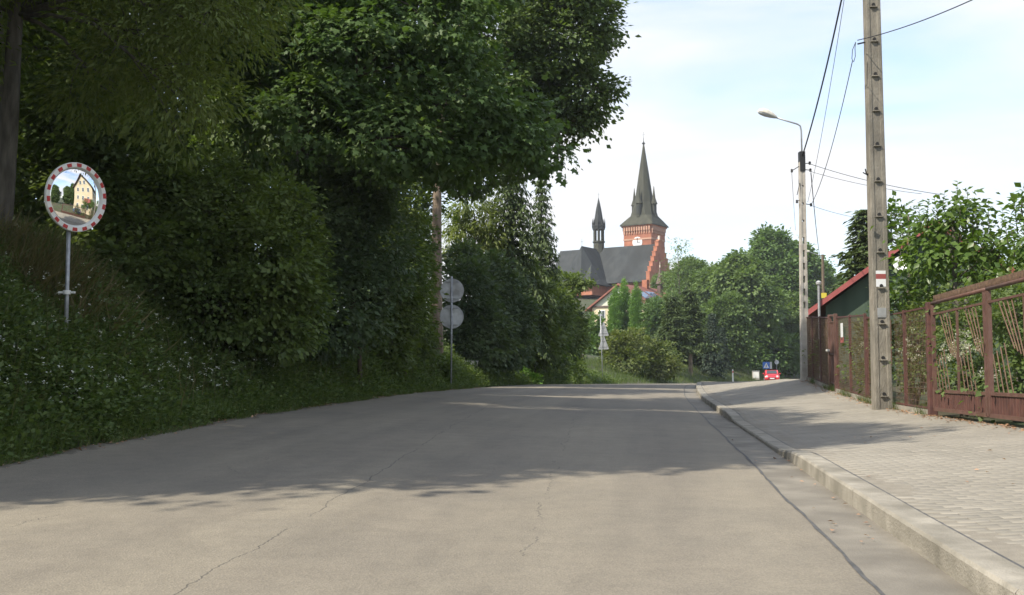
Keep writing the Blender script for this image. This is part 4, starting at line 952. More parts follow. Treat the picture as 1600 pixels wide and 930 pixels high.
def tri_signs():
    Y = 81.0; ft = P(942, 590, Y); bz = gzf(ft.x, Y); o = empty('road_sign', (ft.x, Y, bz), label='two triangular grey sign plates seen from behind on a thin post', cat='road sign')
    MB().tube([(0, 0, -.4), UP(o, P(938, 490, Y))], .035, 8).build('post', MT['steel'], o, smooth=True)
    for py in (514, 535):
        c = UP(o, P(943, py, Y)); M = Matrix.Translation(c + Vector((0, .07, 0))) @ Matrix.Rotation(R(-40), 4, 'Z')
        s = .47; p = MB().prism([(-s, -.48), (-s + .05, -.53), (s - .05, -.53), (s, -.48), (.05, .50), (-.05, .50)], 0, .02, M=M).build('sign_plate', MT['signback_dark'], o)
        MB().box(-.34, .34, -.04, -.004, -.33, -.29, M=M).build('bracket', MT['steel'], p); MB().box(-.14, .14, -.04, -.004, .10, .14, M=M).build('bracket', MT['steel'], p)
tri_signs()

def white_box():
    Y = 47.5; p = P(733, 566, Y); z = gzf(p.x, Y); o = empty('plastic_bin', (p.x, Y, z), .3, label='small white plastic tub in the grass right of the round signs', cat='tub')
    h = p.z - z + .02
    MB().add([(-.26, -.2, -.1), (.26, -.2, -.1), (.26, .2, -.1), (-.26, .2, -.1), (-.34, -.26, h), (.34, -.26, h), (.34, .26, h), (-.34, .26, h)], [(0, 3, 2, 1), (0, 1, 5, 4), (1, 2, 6, 5), (2, 3, 7, 6), (3, 0, 4, 7), (4, 5, 6, 7)]).build('tub', MT['white'], o, bevel=.02)
    MB().box(-.36, .36, -.28, .28, h + .002, h + .04).build('lid', MT['white'], o, bevel=.01)
white_box()

def crossing_sign():
    Y = 142.0; p = P(1197, 571, Y); z = gzf(p.x - .4, Y); o = empty('road_sign', (p.x, Y, z), label='blue square pedestrian crossing sign above the red car', cat='road sign')
    h = p.z - z
    MB().tube([(0, 0, -.4), (0, 0, h + .4)], .035, 8).build('post', MT['steel'], o)
    s = .45; pl = MB().box(-s, s, -.07, -.04, h - s, h + s).build('sign_plate', MT['blue'], o)
    t = MB().prism([(-.36, h - .33), (.36, h - .33), (0, h + .34)], -.078, -.071).build('white_triangle', MT['signwhite'], pl)
    m = MB(); m.lathe([(.05, 0), (.05, .004)], 10, M=Matrix.Translation((0, -.079, h + .12)) @ Matrix.Rotation(R(90), 4, 'X'))
    for a, b in (((0, .05), (0, -.10)), ((0, -.10), (-.11, -.29)), ((0, -.10), (.11, -.29)), ((0, .02), (-.10, -.08)), ((0, .02), (.11, -.06))):
        A, B = Vector((a[0], 0, a[1])), Vector((b[0], 0, b[1])); m.tube([A + Vector((0, -.082, h)), B + Vector((0, -.082, h))], .018, 5)
    m.build('walking_figure', MT['dark'], pl)
    MB().box(s + .02, s + .30, -.055, -.035, h - s, h + s).build('side_plate', MT['signback'], o)
    Y = 146.0; p = P(1213.3, 566, Y); z = gzf(p.x - .4, Y); o = empty('road_sign', (p.x, Y, z), label='small round grey sign seen from behind, right of the blue crossing sign', cat='road sign')
    h = p.z - z; MB().tube([(0, 0, -.4), (0, 0, h + .1)], .04, 8).build('post', MT['steel'], o)
    MB().lathe([(.28, 0), (.30, .012), (.30, .02), (.01, .02)], 24, M=Matrix.Translation((0, -.06, h)) @ Matrix.Rotation(R(90), 4, 'X')).build('sign_plate', MT['signback'], o)
    Y = 138.0; p = P(1184.5, 586, Y); z = gzf(p.x - .5, Y); o = empty('utility_cabinet', (p.x - .3, Y, z), label='pale grey utility cabinet left of the red car', cat='cabinet')
    h = P(0, 579.5, Y).z - z; MB().box(-.42, .42, -.2, .2, -.1, h - .06).build('body', MT['concrete_pale'], o)
    MB().box(-.46, .46, -.24, .24, h - .06, h).build('cap', MT['signback'], o); MB().box(-.36, .36, -.22, -.202, .15, h - .15).build('door', MT['white'], o)
    Y = 120.0; p = P(1145, 588, Y); z = gzf(p.x, Y); o = empty('marker_post', (p.x, Y, z), label='thin white roadside marker post left of the utility cabinet', cat='post')
    h = P(0, 577, Y).z - z; MB().prism([(-.06, -.1), (.06, -.1), (.06, h - .05), (0, h), (-.06, h - .05)], -.05, .05).build('post', MT['white'], o)
    MB().box(-.062, .062, -.056, -.0505, h - .4, h - .2).build('reflector', MT['red'], o)
crossing_sign()

# ------------------------------------------------------------------ cars
def car(name, label, paint, loc, rz):
    o = empty(name, loc, rz, label=label, cat='car')            # nose towards -y
    # side profile (y, z): lower body and cabin lofted over several half widths
    def loft(name, prof, widths, mat, smooth=True):
        vs = []; fs = []; n = len(prof)
        for w, ins in widths:
            cy = sum(p[0] for p in prof) / n; cz = sum(p[1] for p in prof) / n
            for yv, z in prof: vs.append((w, yv + (cy - yv) * ins, z + (cz - z) * ins * .6))
        for i in range(len(widths) - 1):
            for k in range(n): k2 = (k + 1) % n; fs.append((i * n + k, i * n + k2, (i + 1) * n + k2, (i + 1) * n + k))
        fs += [tuple(range(n - 1, -1, -1)), tuple((len(widths) - 1) * n + k for k in range(n))]
        return MB().add(vs, fs).build(name, mat, o, smooth=smooth)
    body = loft('body', [(-1.98, .32), (-2.02, .55), (-1.94, .74), (-1.2, .92), (-.95, .96), (1.5, 1.0), (1.93, .96), (2.0, .7), (1.96, .34), (1.6, .22), (-1.6, .22)],
                [(-.86, .06), (-.84, .02), (-.72, 0), (0, -.005), (.72, 0), (.84, .02), (.86, .06)], MT[paint], False)
    body.modifiers.new('bevel', 'BEVEL').width = .05
    cab = loft('cabin', [(-1.05, .94), (-.35, 1.40), (-.1, 1.45), (.9, 1.46), (1.45, 1.38), (1.86, .97)], [(-.76, .10), (-.66, .02), (0, -.01), (.66, .02), (.76, .10)], MT[paint], False)
    MB().add([(-.62, -.96, 1.0), (.62, -.96, 1.0), (.55, -.42, 1.375), (-.55, -.42, 1.375)], [(0, 1, 2, 3)]).build('windscreen', MT['glass'], cab, loc=(0, -.035, .02))
    MB().add([(-.6, 1.82, 1.03), (.6, 1.82, 1.03), (.52, 1.50, 1.34), (-.52, 1.50, 1.34)], [(0, 3, 2, 1)]).build('rear_window', MT['glass'], cab, loc=(0, .03, .02))
    for s in (-1, 1):
        MB().add([(s * .785, -.75, 1.0), (s * .785, .45, 1.0), (s * .70, .45, 1.37), (s * .70, -.3, 1.36)], [(0, 1, 2, 3)]).add([(s * .785, .52, 1.0), (s * .785, 1.5, 1.01), (s * .70, 1.25, 1.36), (s * .70, .52, 1.37)], [(0, 1, 2, 3)]).build('side_window', MT['glass'], cab)
        MB().lathe([(.02, -.07), (.13, -.03), (.14, .02), (.10, .05)], 12, M=Matrix.Translation((s * .60, -1.96, .66)) @ Matrix.Rotation(R(90), 4, 'X')).build('headlight', MT['lampglass'], body)
        MB().box(s * .68 - .1, s * .68 + .1, 1.93, 1.99, .72, .9).build('tail_light', MT['red'], body)
        MB().box(s * .95 - .09, s * .95 + .09, -.75, -.62, .95, 1.08).build('wing_mirror', MT[paint], body, bevel=.02)
        for yv in (-1.25, 1.25):
            M = Matrix.Translation((s * .78, yv, .30)) @ Matrix.Rotation(R(90), 4, 'Y')
            w = MB().lathe([(.2, -.1), (.29, -.1), (.305, -.07), (.305, .07), (.29, .1), (.2, .1)], 20, M=M).build('wheel', MT['black'], o, smooth=False)
            MB().lathe([(.19, -.102), (.17, -.115), (.02, -.11), (.02, .11), (.17, .115), (.19, .102)], 16, M=M).build('rim', MT['steel'], w)
    MB().box(-.45, .45, -2.03, -2.0, .42, .56).build('grille', MT['dark'], body)
    MB().box(-.26, .26, -2.05, -2.03, .38, .49).build('number_plate', MT['signwhite'], body)
    return o
xc = P(1205.5, 590, 132).x; zc_ = float(road_z(xc, 132))
car('car', 'bright red car coming over the rise near the blue crossing sign', 'carred', (xc, 132, zc_), math.atan(-.2))

# ------------------------------------------------------------------ right side: fence, gates
def FP(yv, z): return Vector((float(XF(yv)), yv, z))
def gnd(yv): return CAMZ - float(df(yv))
def bar(mb, a, b, w, d=None):
    """square bar from a to b, width w in the fence plane, depth d across"""
    a = Vector(a); b = Vector(b); t = (b - a).normalized(); n = Vector((.992, -.127, 0)); s = t.cross(n).normalized(); n = s.cross(t).normalized(); d = d or w
    vs = [p + s * (i * w / 2) + n * (j * d / 2) for p in (a, b) for i, j in ((-1, -1), (1, -1), (1, 1), (-1, 1))]
    mb.add(vs, [(3, 2, 1, 0), (4, 5, 6, 7)] + [(i, (i + 1) % 4, 4 + (i + 1) % 4, 4 + i) for i in range(4)]); return mb
def shift(mb, o):
    q = Vector(o.location); mb.v = [tuple(Vector(v) - q) for v in mb.v]; return mb
def wires_between(o, name, y0, y1, zb, zt, sx, sz, mat, r=.0028):
    mb = MB(); n = int((y1 - y0) / sx)
    for i in range(n + 1):
        yy = y0 + (y1 - y0) * i / n; g = gnd(yy); bar(mb, FP(yy, g + zb), FP(yy, g + zt), r * 2)
    m = int((zt - zb) / sz)
    for j in range(m + 1):
        z = zb + (zt - zb) * j / m; k = max(1, int((y1 - y0) / 1.2))
        for q in range(k):
            ya, yb = y0 + (y1 - y0) * q / k, y0 + (y1 - y0) * (q + 1) / k
            bar(mb, FP(ya, gnd(ya) + z), FP(yb, gnd(yb) + z), r * 2)
    return shift(mb, o).build(name, MT[mat], o, kind='stuff')

def big_gate():
    y0, y1 = 19.5, 13.0; o = empty('gate', FP(16.26, gnd(16.26)), label='wide rust red driveway gate with slanted bars at the right picture edge', cat='gate')
    zb, zm, z2, zt = .52, .84, 2.20, 2.40
    for yy, w in ((19.58, .15), (12.9, .15)): bar_ = bar(MB(), FP(yy, gnd(yy) - .3), FP(yy, zt + .03), w, .14); shift(bar_, o).build('gate_post', MT['rust_dark'], o, bevel=.008)
    for a, b in ((19.42, 16.31), (16.21, 13.04)):
        lf = MB(); lf.tube([FP(a, zt), FP(b, zt)], .032, 8); sh = shift(lf, o).build('top_rail', MT['rust'], o, smooth=True)
        shift(bar(MB(), FP(a, z2), FP(b, z2), .035), o).build('rail', MT['rust'], o)
        shift(bar(MB(), FP(a, zm), FP(b, zm), .05), o).build('rail', MT['rust'], o)
        shift(bar(MB(), FP(a, zb), FP(b, zb), .06), o).build('rail', MT['rust'], o)
        for e in (a - .03, b + .03): shift(bar(MB(), FP(e, zb - .02), FP(e, zt - .03), .085, .06), o).build('stile', MT['rust'], o)
        m_ = (a + b) / 2; shift(bar(MB(), FP(m_, zm), FP(m_, z2), .05, .03), o).build('centre_bar', MT['rust'], o)
        q = MB(); bar(q, FP(a - .07, (zm + zb) / 2), FP(b + .07, (zm + zb) / 2), zm - zb - .06, .006); shift(q, o).build('sheet_panel', MT['rust_dark'], o)
        n = 26
        for i in range(n):
            yy = a + (b - a) * (i + .5) / n; shift(bar(MB(), FP(yy, zb + .03), FP(yy, zm - .03), .012, .02), o).build('panel_rib', MT['rust'], o)
        for (s, e) in ((a - .08, m_ + .03), (m_ - .03, b + .08)):
            for k in range(4):                                    # fan of four bars in the upper half, another below
                f0 = .40 + .13 * k; f1 = .72 + .085 * k
                shift(bar(MB(), FP(s + (e - s) * (f0 - .12), z2 - .02), FP(s + (e - s) * f1, 1.48 - .04 * k), .015, .012), o).build('slanted_bar', MT['bamboo'], o)
                f0 = .06 + .12 * k; f1 = .22 + .14 * k
                shift(bar(MB(), FP(s + (e - s) * f0, 1.42 + .05 * k), FP(s + (e - s) * f1, zm + .02), .015, .012), o).build('slanted_bar', MT['bamboo'], o)
    sp = MB(); n = 150
    for i in range(n):
        yy = 19.3 - (19.3 - 13.1) * i / n; bar(sp, FP(yy, zt + .02), FP(yy + .01, zt + .13), .012)
    bar(sp, FP(19.35, zt + .05), FP(13.05, zt + .05), .03, .012)
    shift(sp, o).build('spike_strip', MT['rustwire'], o, kind='stuff')
big_gate()

def mesh_fence(y0, y1, label, posts, mat, top=2.02, sx=.06, sz=.06):
    ym = (y0 + y1) / 2; o = empty('wire_fence', FP(ym, gnd(ym)), label=label, cat='fence')
    for p in posts: shift(bar(MB(), FP(p, gnd(p) - .3), FP(p, gnd(p) + top + .04), .07, .06), o).build('fence_post', MT['rust_dark'], o)
    for z in (.12, top):
        k = max(1, int(abs(y1 - y0) / 1.5))
        for q in range(k):
            ya, yb = y0 + (y1 - y0) * q / k, y0 + (y1 - y0) * (q + 1) / k
            shift(bar(MB(), FP(ya, gnd(ya) + z), FP(yb, gnd(yb) + z), .035), o).build('rail', MT['rust_dark'], o)
    wires_between(o, 'wire_mesh', y0, y1, .12, top, sx, sz, mat)
    k = max(1, int(abs(y1 - y0) / 1.0)); mb = MB()
    for q in range(k):
        ya, yb = y0 + (y1 - y0) * q / k, y0 + (y1 - y0) * (q + 1) / k
        bar(mb, FP(ya, gnd(ya) - .0), FP(yb, gnd(yb) - .0), .18, .10)
    shift(mb, o).build('footing', MT['kerb'], o)
    return o
mesh_fence(19.75, 25.4, 'wire mesh fence between the red gate and the wicket, behind the near concrete pole', (21.6, 23.5, 25.4), 'rustwire', top=1.95, sx=.11, sz=.11)
mesh_fence(25.5, 29.55, 'brown ribbed wire fence right of the wicket posts', (25.55, 27.5, 29.4), 'rustwire', sx=.10, sz=.045)
mesh_fence(30.75, 35.6, 'brown wire fence running from the wicket to the street lamp post', (32.3, 33.9, 35.5), 'rustwire', sx=.05, sz=.07)
mesh_fence(1.0, 12.7, 'wire mesh fence continuing beyond the red gate', (1.2, 4, 7, 10), 'rustwire', top=1.7, sx=.12, sz=.12)
def wicket():
    o = empty('wicket_gate', FP(30.15, gnd(30.15)), label='narrow rust red wicket gate with tall posts in the brown fence', cat='gate')
    for p, h in ((29.68, 2.12), (30.62, 2.10)): shift(bar(MB(), FP(p, gnd(p) - .3), FP(p, gnd(p) + h), .11, .10), o).build('gate_post', MT['rust'], o, bevel=.006)
    shift(bar(MB(), FP(29.75, gnd(30) + 2.06), FP(30.55, gnd(30.2) + 2.10), .05), o).build('top_rail', MT['rust'], o)
    for z in (.2, 1.0, 1.9): shift(bar(MB(), FP(29.76, gnd(29.8) + z), FP(30.54, gnd(30.5) + z), .04), o).build('rail', MT['rust'], o)
    for i in range(7):
        yy = 29.80 + i * .12; shift(bar(MB(), FP(yy, gnd(yy) + .2), FP(yy, gnd(yy) + 1.9), .02), o).build('gate_bar', MT['rust'], o)
    h = FP(30.5, gnd(30.5) + 1.10) - Vector((.09, 0, 0)); shift(MB().box(h.x - .03, h.x + .03, h.y - .1, h.y + .1, h.z - .03, h.z + .03), o).build('handle', MT['white'], o, bevel=.01)
    p = FP(28.25, 0); a = P(1321, 505, 28.2); b = P(1321, 527, 28.2)
    q = empty('notice_plate', (p.x - .06, 28.25, b.z), label='narrow white plate on the brown fence beside the wicket', cat='sign')
    M = Matrix.Rotation(-math.atan(.128) + R(90), 4, 'Z')
    MB().box(-.12, .12, .01, .03, 0, a.z - b.z, M=M).build('plate', MT['signwhite'], q)
    MB().box(-.2, .2, .01, .03, -.14, -.08, M=M).box(-.2, -.14, .01, .03, -.08, -.01, M=M).box(.14, .2, .01, .03, -.08, -.01, M=M).build('red_bracket', MT['redtrim'], q)
wicket()

# ------------------------------------------------------------------ poles, lamp, wires
def near_pole():
    Y = 22.6; b = P(1378.5, 634, Y); bz = float(pave_z(b.x, Y)); o = empty('utility_pole', (b.x, Y, bz), label='thick near concrete utility pole with step holes and a trail mark', cat='pole')
    o.rotation_euler = (0, R(-.12), R(-2))
    H = 11.6; n = 14; w0, w1, d0, d1 = .185, .145, .15, .11
    for s in (-1, 1):                                                # two flanges and a recessed web
        vs = []
        for z, f in ((-.8, 0), (H, 1)):
            w = w0 + (w1 - w0) * f; d = d0 + (d1 - d0) * f; a, c = (s * w * .42, s * w) ; a, c = min(a, c), max(a, c)
            vs += [Vector((a, -d, z)), Vector((c, -d, z)), Vector((c, d, z)), Vector((a, d, z))]
        MB().add(vs, [(3, 2, 1, 0), (4, 5, 6, 7)] + [(i, (i + 1) % 4, 4 + (i + 1) % 4, 4 + i) for i in range(4)]).build('flange', MT['concrete'], o, bevel=.02)
    vs = []
    for z, f in ((-.8, 0), (H, 1)):
        w = (w0 + (w1 - w0) * f) * .44; d = (d0 + (d1 - d0) * f) - .014; vs += [Vector((-w, -d, z)), Vector((w, -d, z)), Vector((w, d, z)), Vector((-w, d, z))]
    MB().add(vs, [(3, 2, 1, 0), (4, 5, 6, 7)] + [(i, (i + 1) % 4, 4 + (i + 1) % 4, 4 + i) for i in range(4)]).build('web', MT['concrete'], o)
    for i in range(15):
        z = .32 + i * .745; f = z / H; d = d0 + (d1 - d0) * f
        M = Matrix.Translation((.0, -d - .004, z))
        h = MB().lathe([(.034, -.03), (.034, .018)], 12, M=M @ Matrix.Rotation(R(90), 4, 'X')).build('step_hole', MT['dark'], o)
        MB().box(-.075, .075, -.035, .02, -.062, -.038, M=M).build('step_ledge', MT['concrete'], o, bevel=.006)
    def zpx(py): return P(1372, py, Y - .15).z - bz
    f = zpx(437) / H; d = d0 + (d1 - d0) * f
    for z0, z1, mt, nm in ((zpx(428), zpx(423), 'signwhite', 'white_band'), (zpx(436), zpx(428), 'redtrim', 'red_band'), (zpx(448), zpx(436), 'signwhite', 'white_band')):
        MB().box(-.10, .10, -d - .004, -d + .02, z0, z1).build('trail_mark', MT[mt], o)
    MB().box(-.09, .09, -d - .004, -d + .02, zpx(496), zpx(481)).build('paper_notice', MT['signback'], o)
    for z in (zpx(62),): MB().tube([(-.12, 0, z), (-.32, -.02, z - .05)], .018, 6).build('hook', MT['black'], o)
    for z in (zpx(270),): MB().tube([(-.16, 0, z), (-.21, -.03, z), (-.24, -.06, z + .10)], .014, 6).tube([(-.16, 0, z - .03), (-.28, -.03, z + .03)], .012, 6).build('hook', MT['black'], o)
    for z in (.9, 1.4): MB().tube([(.17, -.16, z), (.172, -.16, z + .45)], .008, 5).build('rust_rod', MT['rust'], o)
    return o
near_pole()

def lamp_pole():
    Y = 35.2; b = P(1257.5, 590, Y); bz = gzf(b.x - .3, Y) if False else float(pave_z(min(b.x, float(XF(Y)) - .05), Y)); o = empty('street_lamp', (b.x, Y, bz), label='slim slotted concrete post carrying a street lamp on a bent arm', cat='street lamp')
    tp = UP(o, P(1252.5, 240, Y)); H = tp.z
    def at(z): f = z / H; return Vector((tp.x * f, 0, z)), .125 - .04 * f
    for s in (-1, 1):
        vs = []
        for z in (-.5, H):
            c, w = at(z); a, e = sorted((s * w * .35, s * w)); vs += [c + Vector((a, -.10, 0)), c + Vector((e, -.10, 0)), c + Vector((e, .10, 0)), c + Vector((a, .10, 0))]
        MB().add(vs, [(3, 2, 1, 0), (4, 5, 6, 7)] + [(i, (i + 1) % 4, 4 + (i + 1) % 4, 4 + i) for i in range(4)]).build('flange', MT['concrete_pale'], o)
    z = -.4; i = 0
    while z < H - .05:
        sl = .22 if z < 4.6 else .07; br = .20 if z < 4.6 else .5
        if z < 1.9: sl, br = .0, .42
        c, w = at(z); z1 = min(z + br, H); c1, w1 = at(z1)
        k = .36
        MB().add([c + Vector((-w * k, -.085, 0)), c + Vector((w * k, -.085, 0)), c + Vector((w * k, .085, 0)), c + Vector((-w * k, .085, 0)), c1 + Vector((-w * k, -.085, 0)), c1 + Vector((w * k, -.085, 0)), c1 + Vector((w * k, .085, 0)), c1 + Vector((-w * k, .085, 0))],
                 [(3, 2, 1, 0), (4, 5, 6, 7)] + [(q, (q + 1) % 4, 4 + (q + 1) % 4, 4 + q) for q in range(4)]).build('web', MT['concrete_pale'], o)
        z = z1 + sl
    MB().box(tp.x - .088, tp.x + .088, -.12, .12, H - .6, H + .05).build('pole_cap', MT['black'], o)
    pts = [tp + Vector((0, -.05, -.6)), UP(o, P(1252, 205, Y)), UP(o, P(1250.5, 197, Y)), UP(o, P(1246, 194, Y)), UP(o, P(1210, 183, Y))]
    MB().tube(pts, .028, 8).build('arm', MT['steel'], o, smooth=True)
    h0, h1 = UP(o, P(1213, 184, Y)), UP(o, P(1184, 174, Y)); ax = (h1 - h0); ln = ax.length; ax.normalize()
    M = Matrix.Translation(h0) @ ax.to_track_quat('X', 'Z').to_matrix().to_4x4()
    def shell(zs, wmax, hmax, nm, mt):
        vs = []; fs = []; n = 12; prof = [(0, .35), (.12, .55), (.3, .8), (.55, 1.0), (.8, .92), (.95, .6), (1, .2)]
        for f, r in prof:
            for k in range(n + 1):
                a = math.pi * k / n; vs.append(M @ Vector((f * ln, wmax * r * math.cos(a), zs * hmax * r * math.sin(a))))
        for i in range(len(prof) - 1):
            for k in range(n): fs.append((i * (n + 1) + k, i * (n + 1) + k + 1, (i + 1) * (n + 1) + k + 1, (i + 1) * (n + 1) + k))
        fs += [tuple(range(n, -1, -1)), tuple((len(prof) - 1) * (n + 1) + k for k in range(n + 1))] + [tuple([i * (n + 1) for i in range(len(prof))] + [i * (n + 1) + n for i in range(len(prof) - 1, -1, -1)])]
        return MB().add(vs, fs).build(nm, mt, o, smooth=False)
    shell(1, .15, .17, 'lamp_head', MT['lampshell']); shell(-1, .125, .09, 'lamp_glass', MT['lampglass'])
    # cross arm irons with insulators
    for (px, py), (qx, qy) in (((1252, 258), (1236, 268)), ((1254, 256), (1264, 256)), ((1254, 265), (1265, 267)), ((1254, 318), (1266, 321)), ((1251, 312), (1244, 316))):
        a, c = UP(o, P(px, py, Y)), UP(o, P(qx, qy, Y)); c.y -= .1
        ir = MB().tube([a, c], .014, 5).build('bracket_iron', MT['black'], o)
        MB().lathe([(.03, -.05), (.045, -.03), (.03, 0), (.045, .03), (.02, .06)], 8, M=Matrix.Translation(c)).build('insulator', MT['black'], ir)
    MB().tube([UP(o, P(1245, 300, Y)) + Vector((0, -.15, 0)), UP(o, P(1243.5, 306, Y)) + Vector((0, -.15, 0)), UP(o, P(1248, 288, Y)) + Vector((0, -.12, 0)), UP(o, P(1252, 284, Y))], .012, 5).build('cable_loop', MT['black'], o)
lamp_pole()

def far_pole():
    Y = 85.0; p = P(1287, 480, Y); z = gzf(p.x, Y); o = empty('utility_pole', (p.x, Y, z), label='distant brown wooden pole with a short arm behind the green house', cat='pole')
    h = P(1287, 398, Y).z - z; MB().tube([(0, 0, -.5), (0, 0, h)], [.15, .11], 8).build('pole', MT['woodpole'], o)
    MB().tube([(0, 0, h - .15), UP(o, P(1265, 394, Y))], .035, 6).build('arm', MT['steel'], o); e = UP(o, P(1262, 393, Y)); MB().box(e.x - .3, e.x + .15, -.1, .1, e.z - .06, e.z + .08).build('lamp_head', MT['lampshell'], o, bevel=.04)
    e = P(1287, 462, Y).z - z; MB().box(-.2, .2, -.18, -.12, e - .2, e + .2).build('yellow_tag', MT['yellowpl'], o)
far_pole()

def wire(label, pts, r, sag=0.0, n=24):
    pts = [Vector(p) for p in pts]; out = []
    if len(pts) == 2:
        a, b = pts
        for i in range(n + 1): f = i / n; q = a.lerp(b, f); q.z -= sag * 4 * f * (1 - f); out.append(q)
    else: out = pts
    o = MB().tube(out, r, 5).build('overhead_wire', MT['black'], smooth=True, label=label, cat='wire', group='overhead wires')
LP = P(1254, 243, 35.1)
NPT = P(1356, -205, 22.6)
wire('thick black cable sagging from the street lamp post to the near pole top', [LP, NPT], .022, .42)
wire('thin wire running up right from the hook on the near pole', [P(1340, 63, 22.4), P(1620, -50, 15.5)], .010, .12)
lo_ = [P(1337, 66, 22.3), P(1332, 78, 22.3), P(1331, 92, 22.3), P(1334, 97, 22.3), P(1336.5, 88, 22.3), P(1336, 75, 22.3), P(1337, 66, 22.3)]
wire('looped slack wire hanging from the hook on the near pole', lo_, .008)
wire('thin wire from the slack loop down to the street lamp post', [P(1332, 95, 22.3), P(1267, 321, 35.1)], .009, .35)
wire('upper house wire from the street lamp post passing behind the near pole', [P(1265, 256, 35.0), P(1470, 304, 31)], .009, .1)
wire('lower house wire from the street lamp post passing behind the near pole', [P(1266, 268, 35.0), P(1440, 303, 33)], .007, .08)
wire('lowest wire from the street lamp post toward the spruce on the right', [P(1267, 321, 35.0), P(1350, 342, 38)], .007, .05)
wire('slack wire hanging along the street lamp post to the distant pole', [P(1267, 270, 35.0), P(1282, 402, 84)], .016, .6)
wire('left wire dropping beside the street lamp post', [P(1237, 269, 35.0), P(1243, 360, 60)], .008, .05)
wire('faint high wire rising from the street lamp post toward the sky', [P(1262, 316, 35.1), P(1322, -20, 20)], .006, .25)

# ------------------------------------------------------------------ green house behind the fence, dish, garden
def green_house():
    Y = 41.0; el = P(1266, 487, Y); ap = P(1458, 347, Y); zb = CAMZ - .05
    o = empty('house', (ap.x, Y, zb), -math.atan(.30), label='dark green boarded gable house with red roof edge behind the brown fence', cat='house')
    hw = ap.x - el.x; ze = el.z - zb; zr = ap.z - zb; sl = (zr - ze) / hw
    wl_ = hw - .75
    MB().prism([(-wl_, -.2), (wl_, -.2), (wl_, ze + .75 * sl - .25), (0, zr - .25), (-wl_, ze + .75 * sl - .25)], 0, 9).build('wall', MT['greenwall'], o); wl2 = o.children[-1]
    n = 44
    for i in range(n):
        x = -wl_ + 2 * wl_ * (i + .5) / n; zt = zr - .28 - abs(x) * sl - .06
        MB().box(x - .095, x + .095, -.022, -.002, -.1, zt).build('board', MT['greenwall'], wl2)
    rf = MB().prism([(-hw, ze), (0, zr), (hw, ze), (hw, ze - .12), (0, zr - .14), (-hw, ze - .12)], -.45, 9.5).build('roof', MT['tile'], o)
    for s in (-1, 1):
        v = [(s * hw, -.47, ze - .17), (s * hw, -.47, ze + .05), (0, -.47, zr + .05), (0, -.47, zr - .19)]; v += [(a, -.53, c) for a, b, c in v]
        MB().add(v, [(0, 1, 2, 3), (7, 6, 5, 4), (0, 4, 5, 1), (1, 5, 6, 2), (2, 6, 7, 3), (3, 7, 4, 0)]).build('barge_board', MT['redtrim'], rf)
    p = P(1293.5, 440, Y - .6) - Vector(o.location)
    MB().tube([(p.x, p.y, -.1), (p.x, p.y, p.z)], .05, 8).build('drain_pipe', MT['steel'], o)
    MB().lathe([(.04, -.05), (.14, 0), (.16, .12), (.05, .2)], 10, M=Matrix.Translation(p) @ Matrix.Scale(.7, 4)).build('pipe_cowl', MT['signback'], o)
    d = P(1408, 412, Y - 1.0) - Vector(o.location); M = Matrix.Translation(d) @ Vector((-.35, -.9, .3)).to_track_quat('Z', 'Y').to_matrix().to_4x4()
    dh_s = .6; dh = empty('satellite_dish', tuple(Vector(o.location) + d), label='white satellite dish half hidden by leaves on the green house', cat='satellite dish')
    dh.scale = (dh_s,) * 3; M = Vector((-.35, -.9, .3)).to_track_quat('Z', 'Y').to_matrix().to_4x4()
    MB().lathe([(.02, -.12), (.22, -.09), (.40, -.02), (.47, .03), (.455, .035), (.39, -.005), (.21, -.075), (.02, -.10)], 28, M=M).build('reflector', MT['signwhite'], dh, smooth=True)
    MB().tube([M @ Vector((0, -.4, 0)), M @ Vector((0, -.15, .45))], .014, 6).lathe([(.04, .4), (.05, .48)], 8, M=M @ Matrix.Translation((0, -.15, 0))).build('feed_arm', MT['steel'], dh)
    MB().tube([M @ Vector((0, 0, -.11)), Vector((.15, .6, -.3)), Vector((.15, 1.05, -.3))], .025, 6).build('mount', MT['steel'], dh)
green_house()

def garden(lb, px, Y, lobes, mat, size, seed, kind='oval', name='shrub', cat='shrub', **kw):
    a = dict(dens=4.2, per=34, cr=.34, droop=.15, gap=.3, twigs=8, r0=.07); a.update(kw); r0 = a.pop('r0')
    x = max(P(px, 500, Y).x, float(XF(Y)) + .35)
    lobes = [((max(c[0], float(XF(c[1])) + r[0] + .12), c[1], c[2]), r) for c, r in lobes]
    return lobed_tree(name, lb, cat, (x, Y), lobes, kind, size, mat, 'bark_grey', seed, r0=r0, group='garden plants behind the fence', **a)
def whips(o_lobes): return o_lobes
ft1 = garden('big leafy fruit tree above the red gate', 1490, 21.5, [L(1485, 385, 66, 55, 21.5), L(1450, 400, 34, 46, 21.8), L(1530, 410, 44, 50, 21), L(1475, 345, 36, 26, 21.8), L(1500, 325, 16, 22, 21.5, .3), L(1450, 352, 22, 22, 22, .4), L(1562, 400, 30, 40, 21)], 'fruit', .135, 201, kind='oval', name='fruit_tree', cat='tree', dens=5.0, per=22, cr=.36, droop=.4, gap=.45, rmin=.3, r0=.1)
ft2 = garden('leafy fruit tree cut by the right picture edge', 1610, 19.5, [L(1610, 385, 42, 56, 19.5), L(1650, 350, 55, 80, 19.5), L(1600, 440, 55, 44, 19), L(1690, 420, 70, 80, 19)], 'fruit', .13, 202, name='fruit_tree', cat='tree', dens=4.6, per=22, cr=.36, droop=.4, gap=.45, rmin=.3, r0=.09)
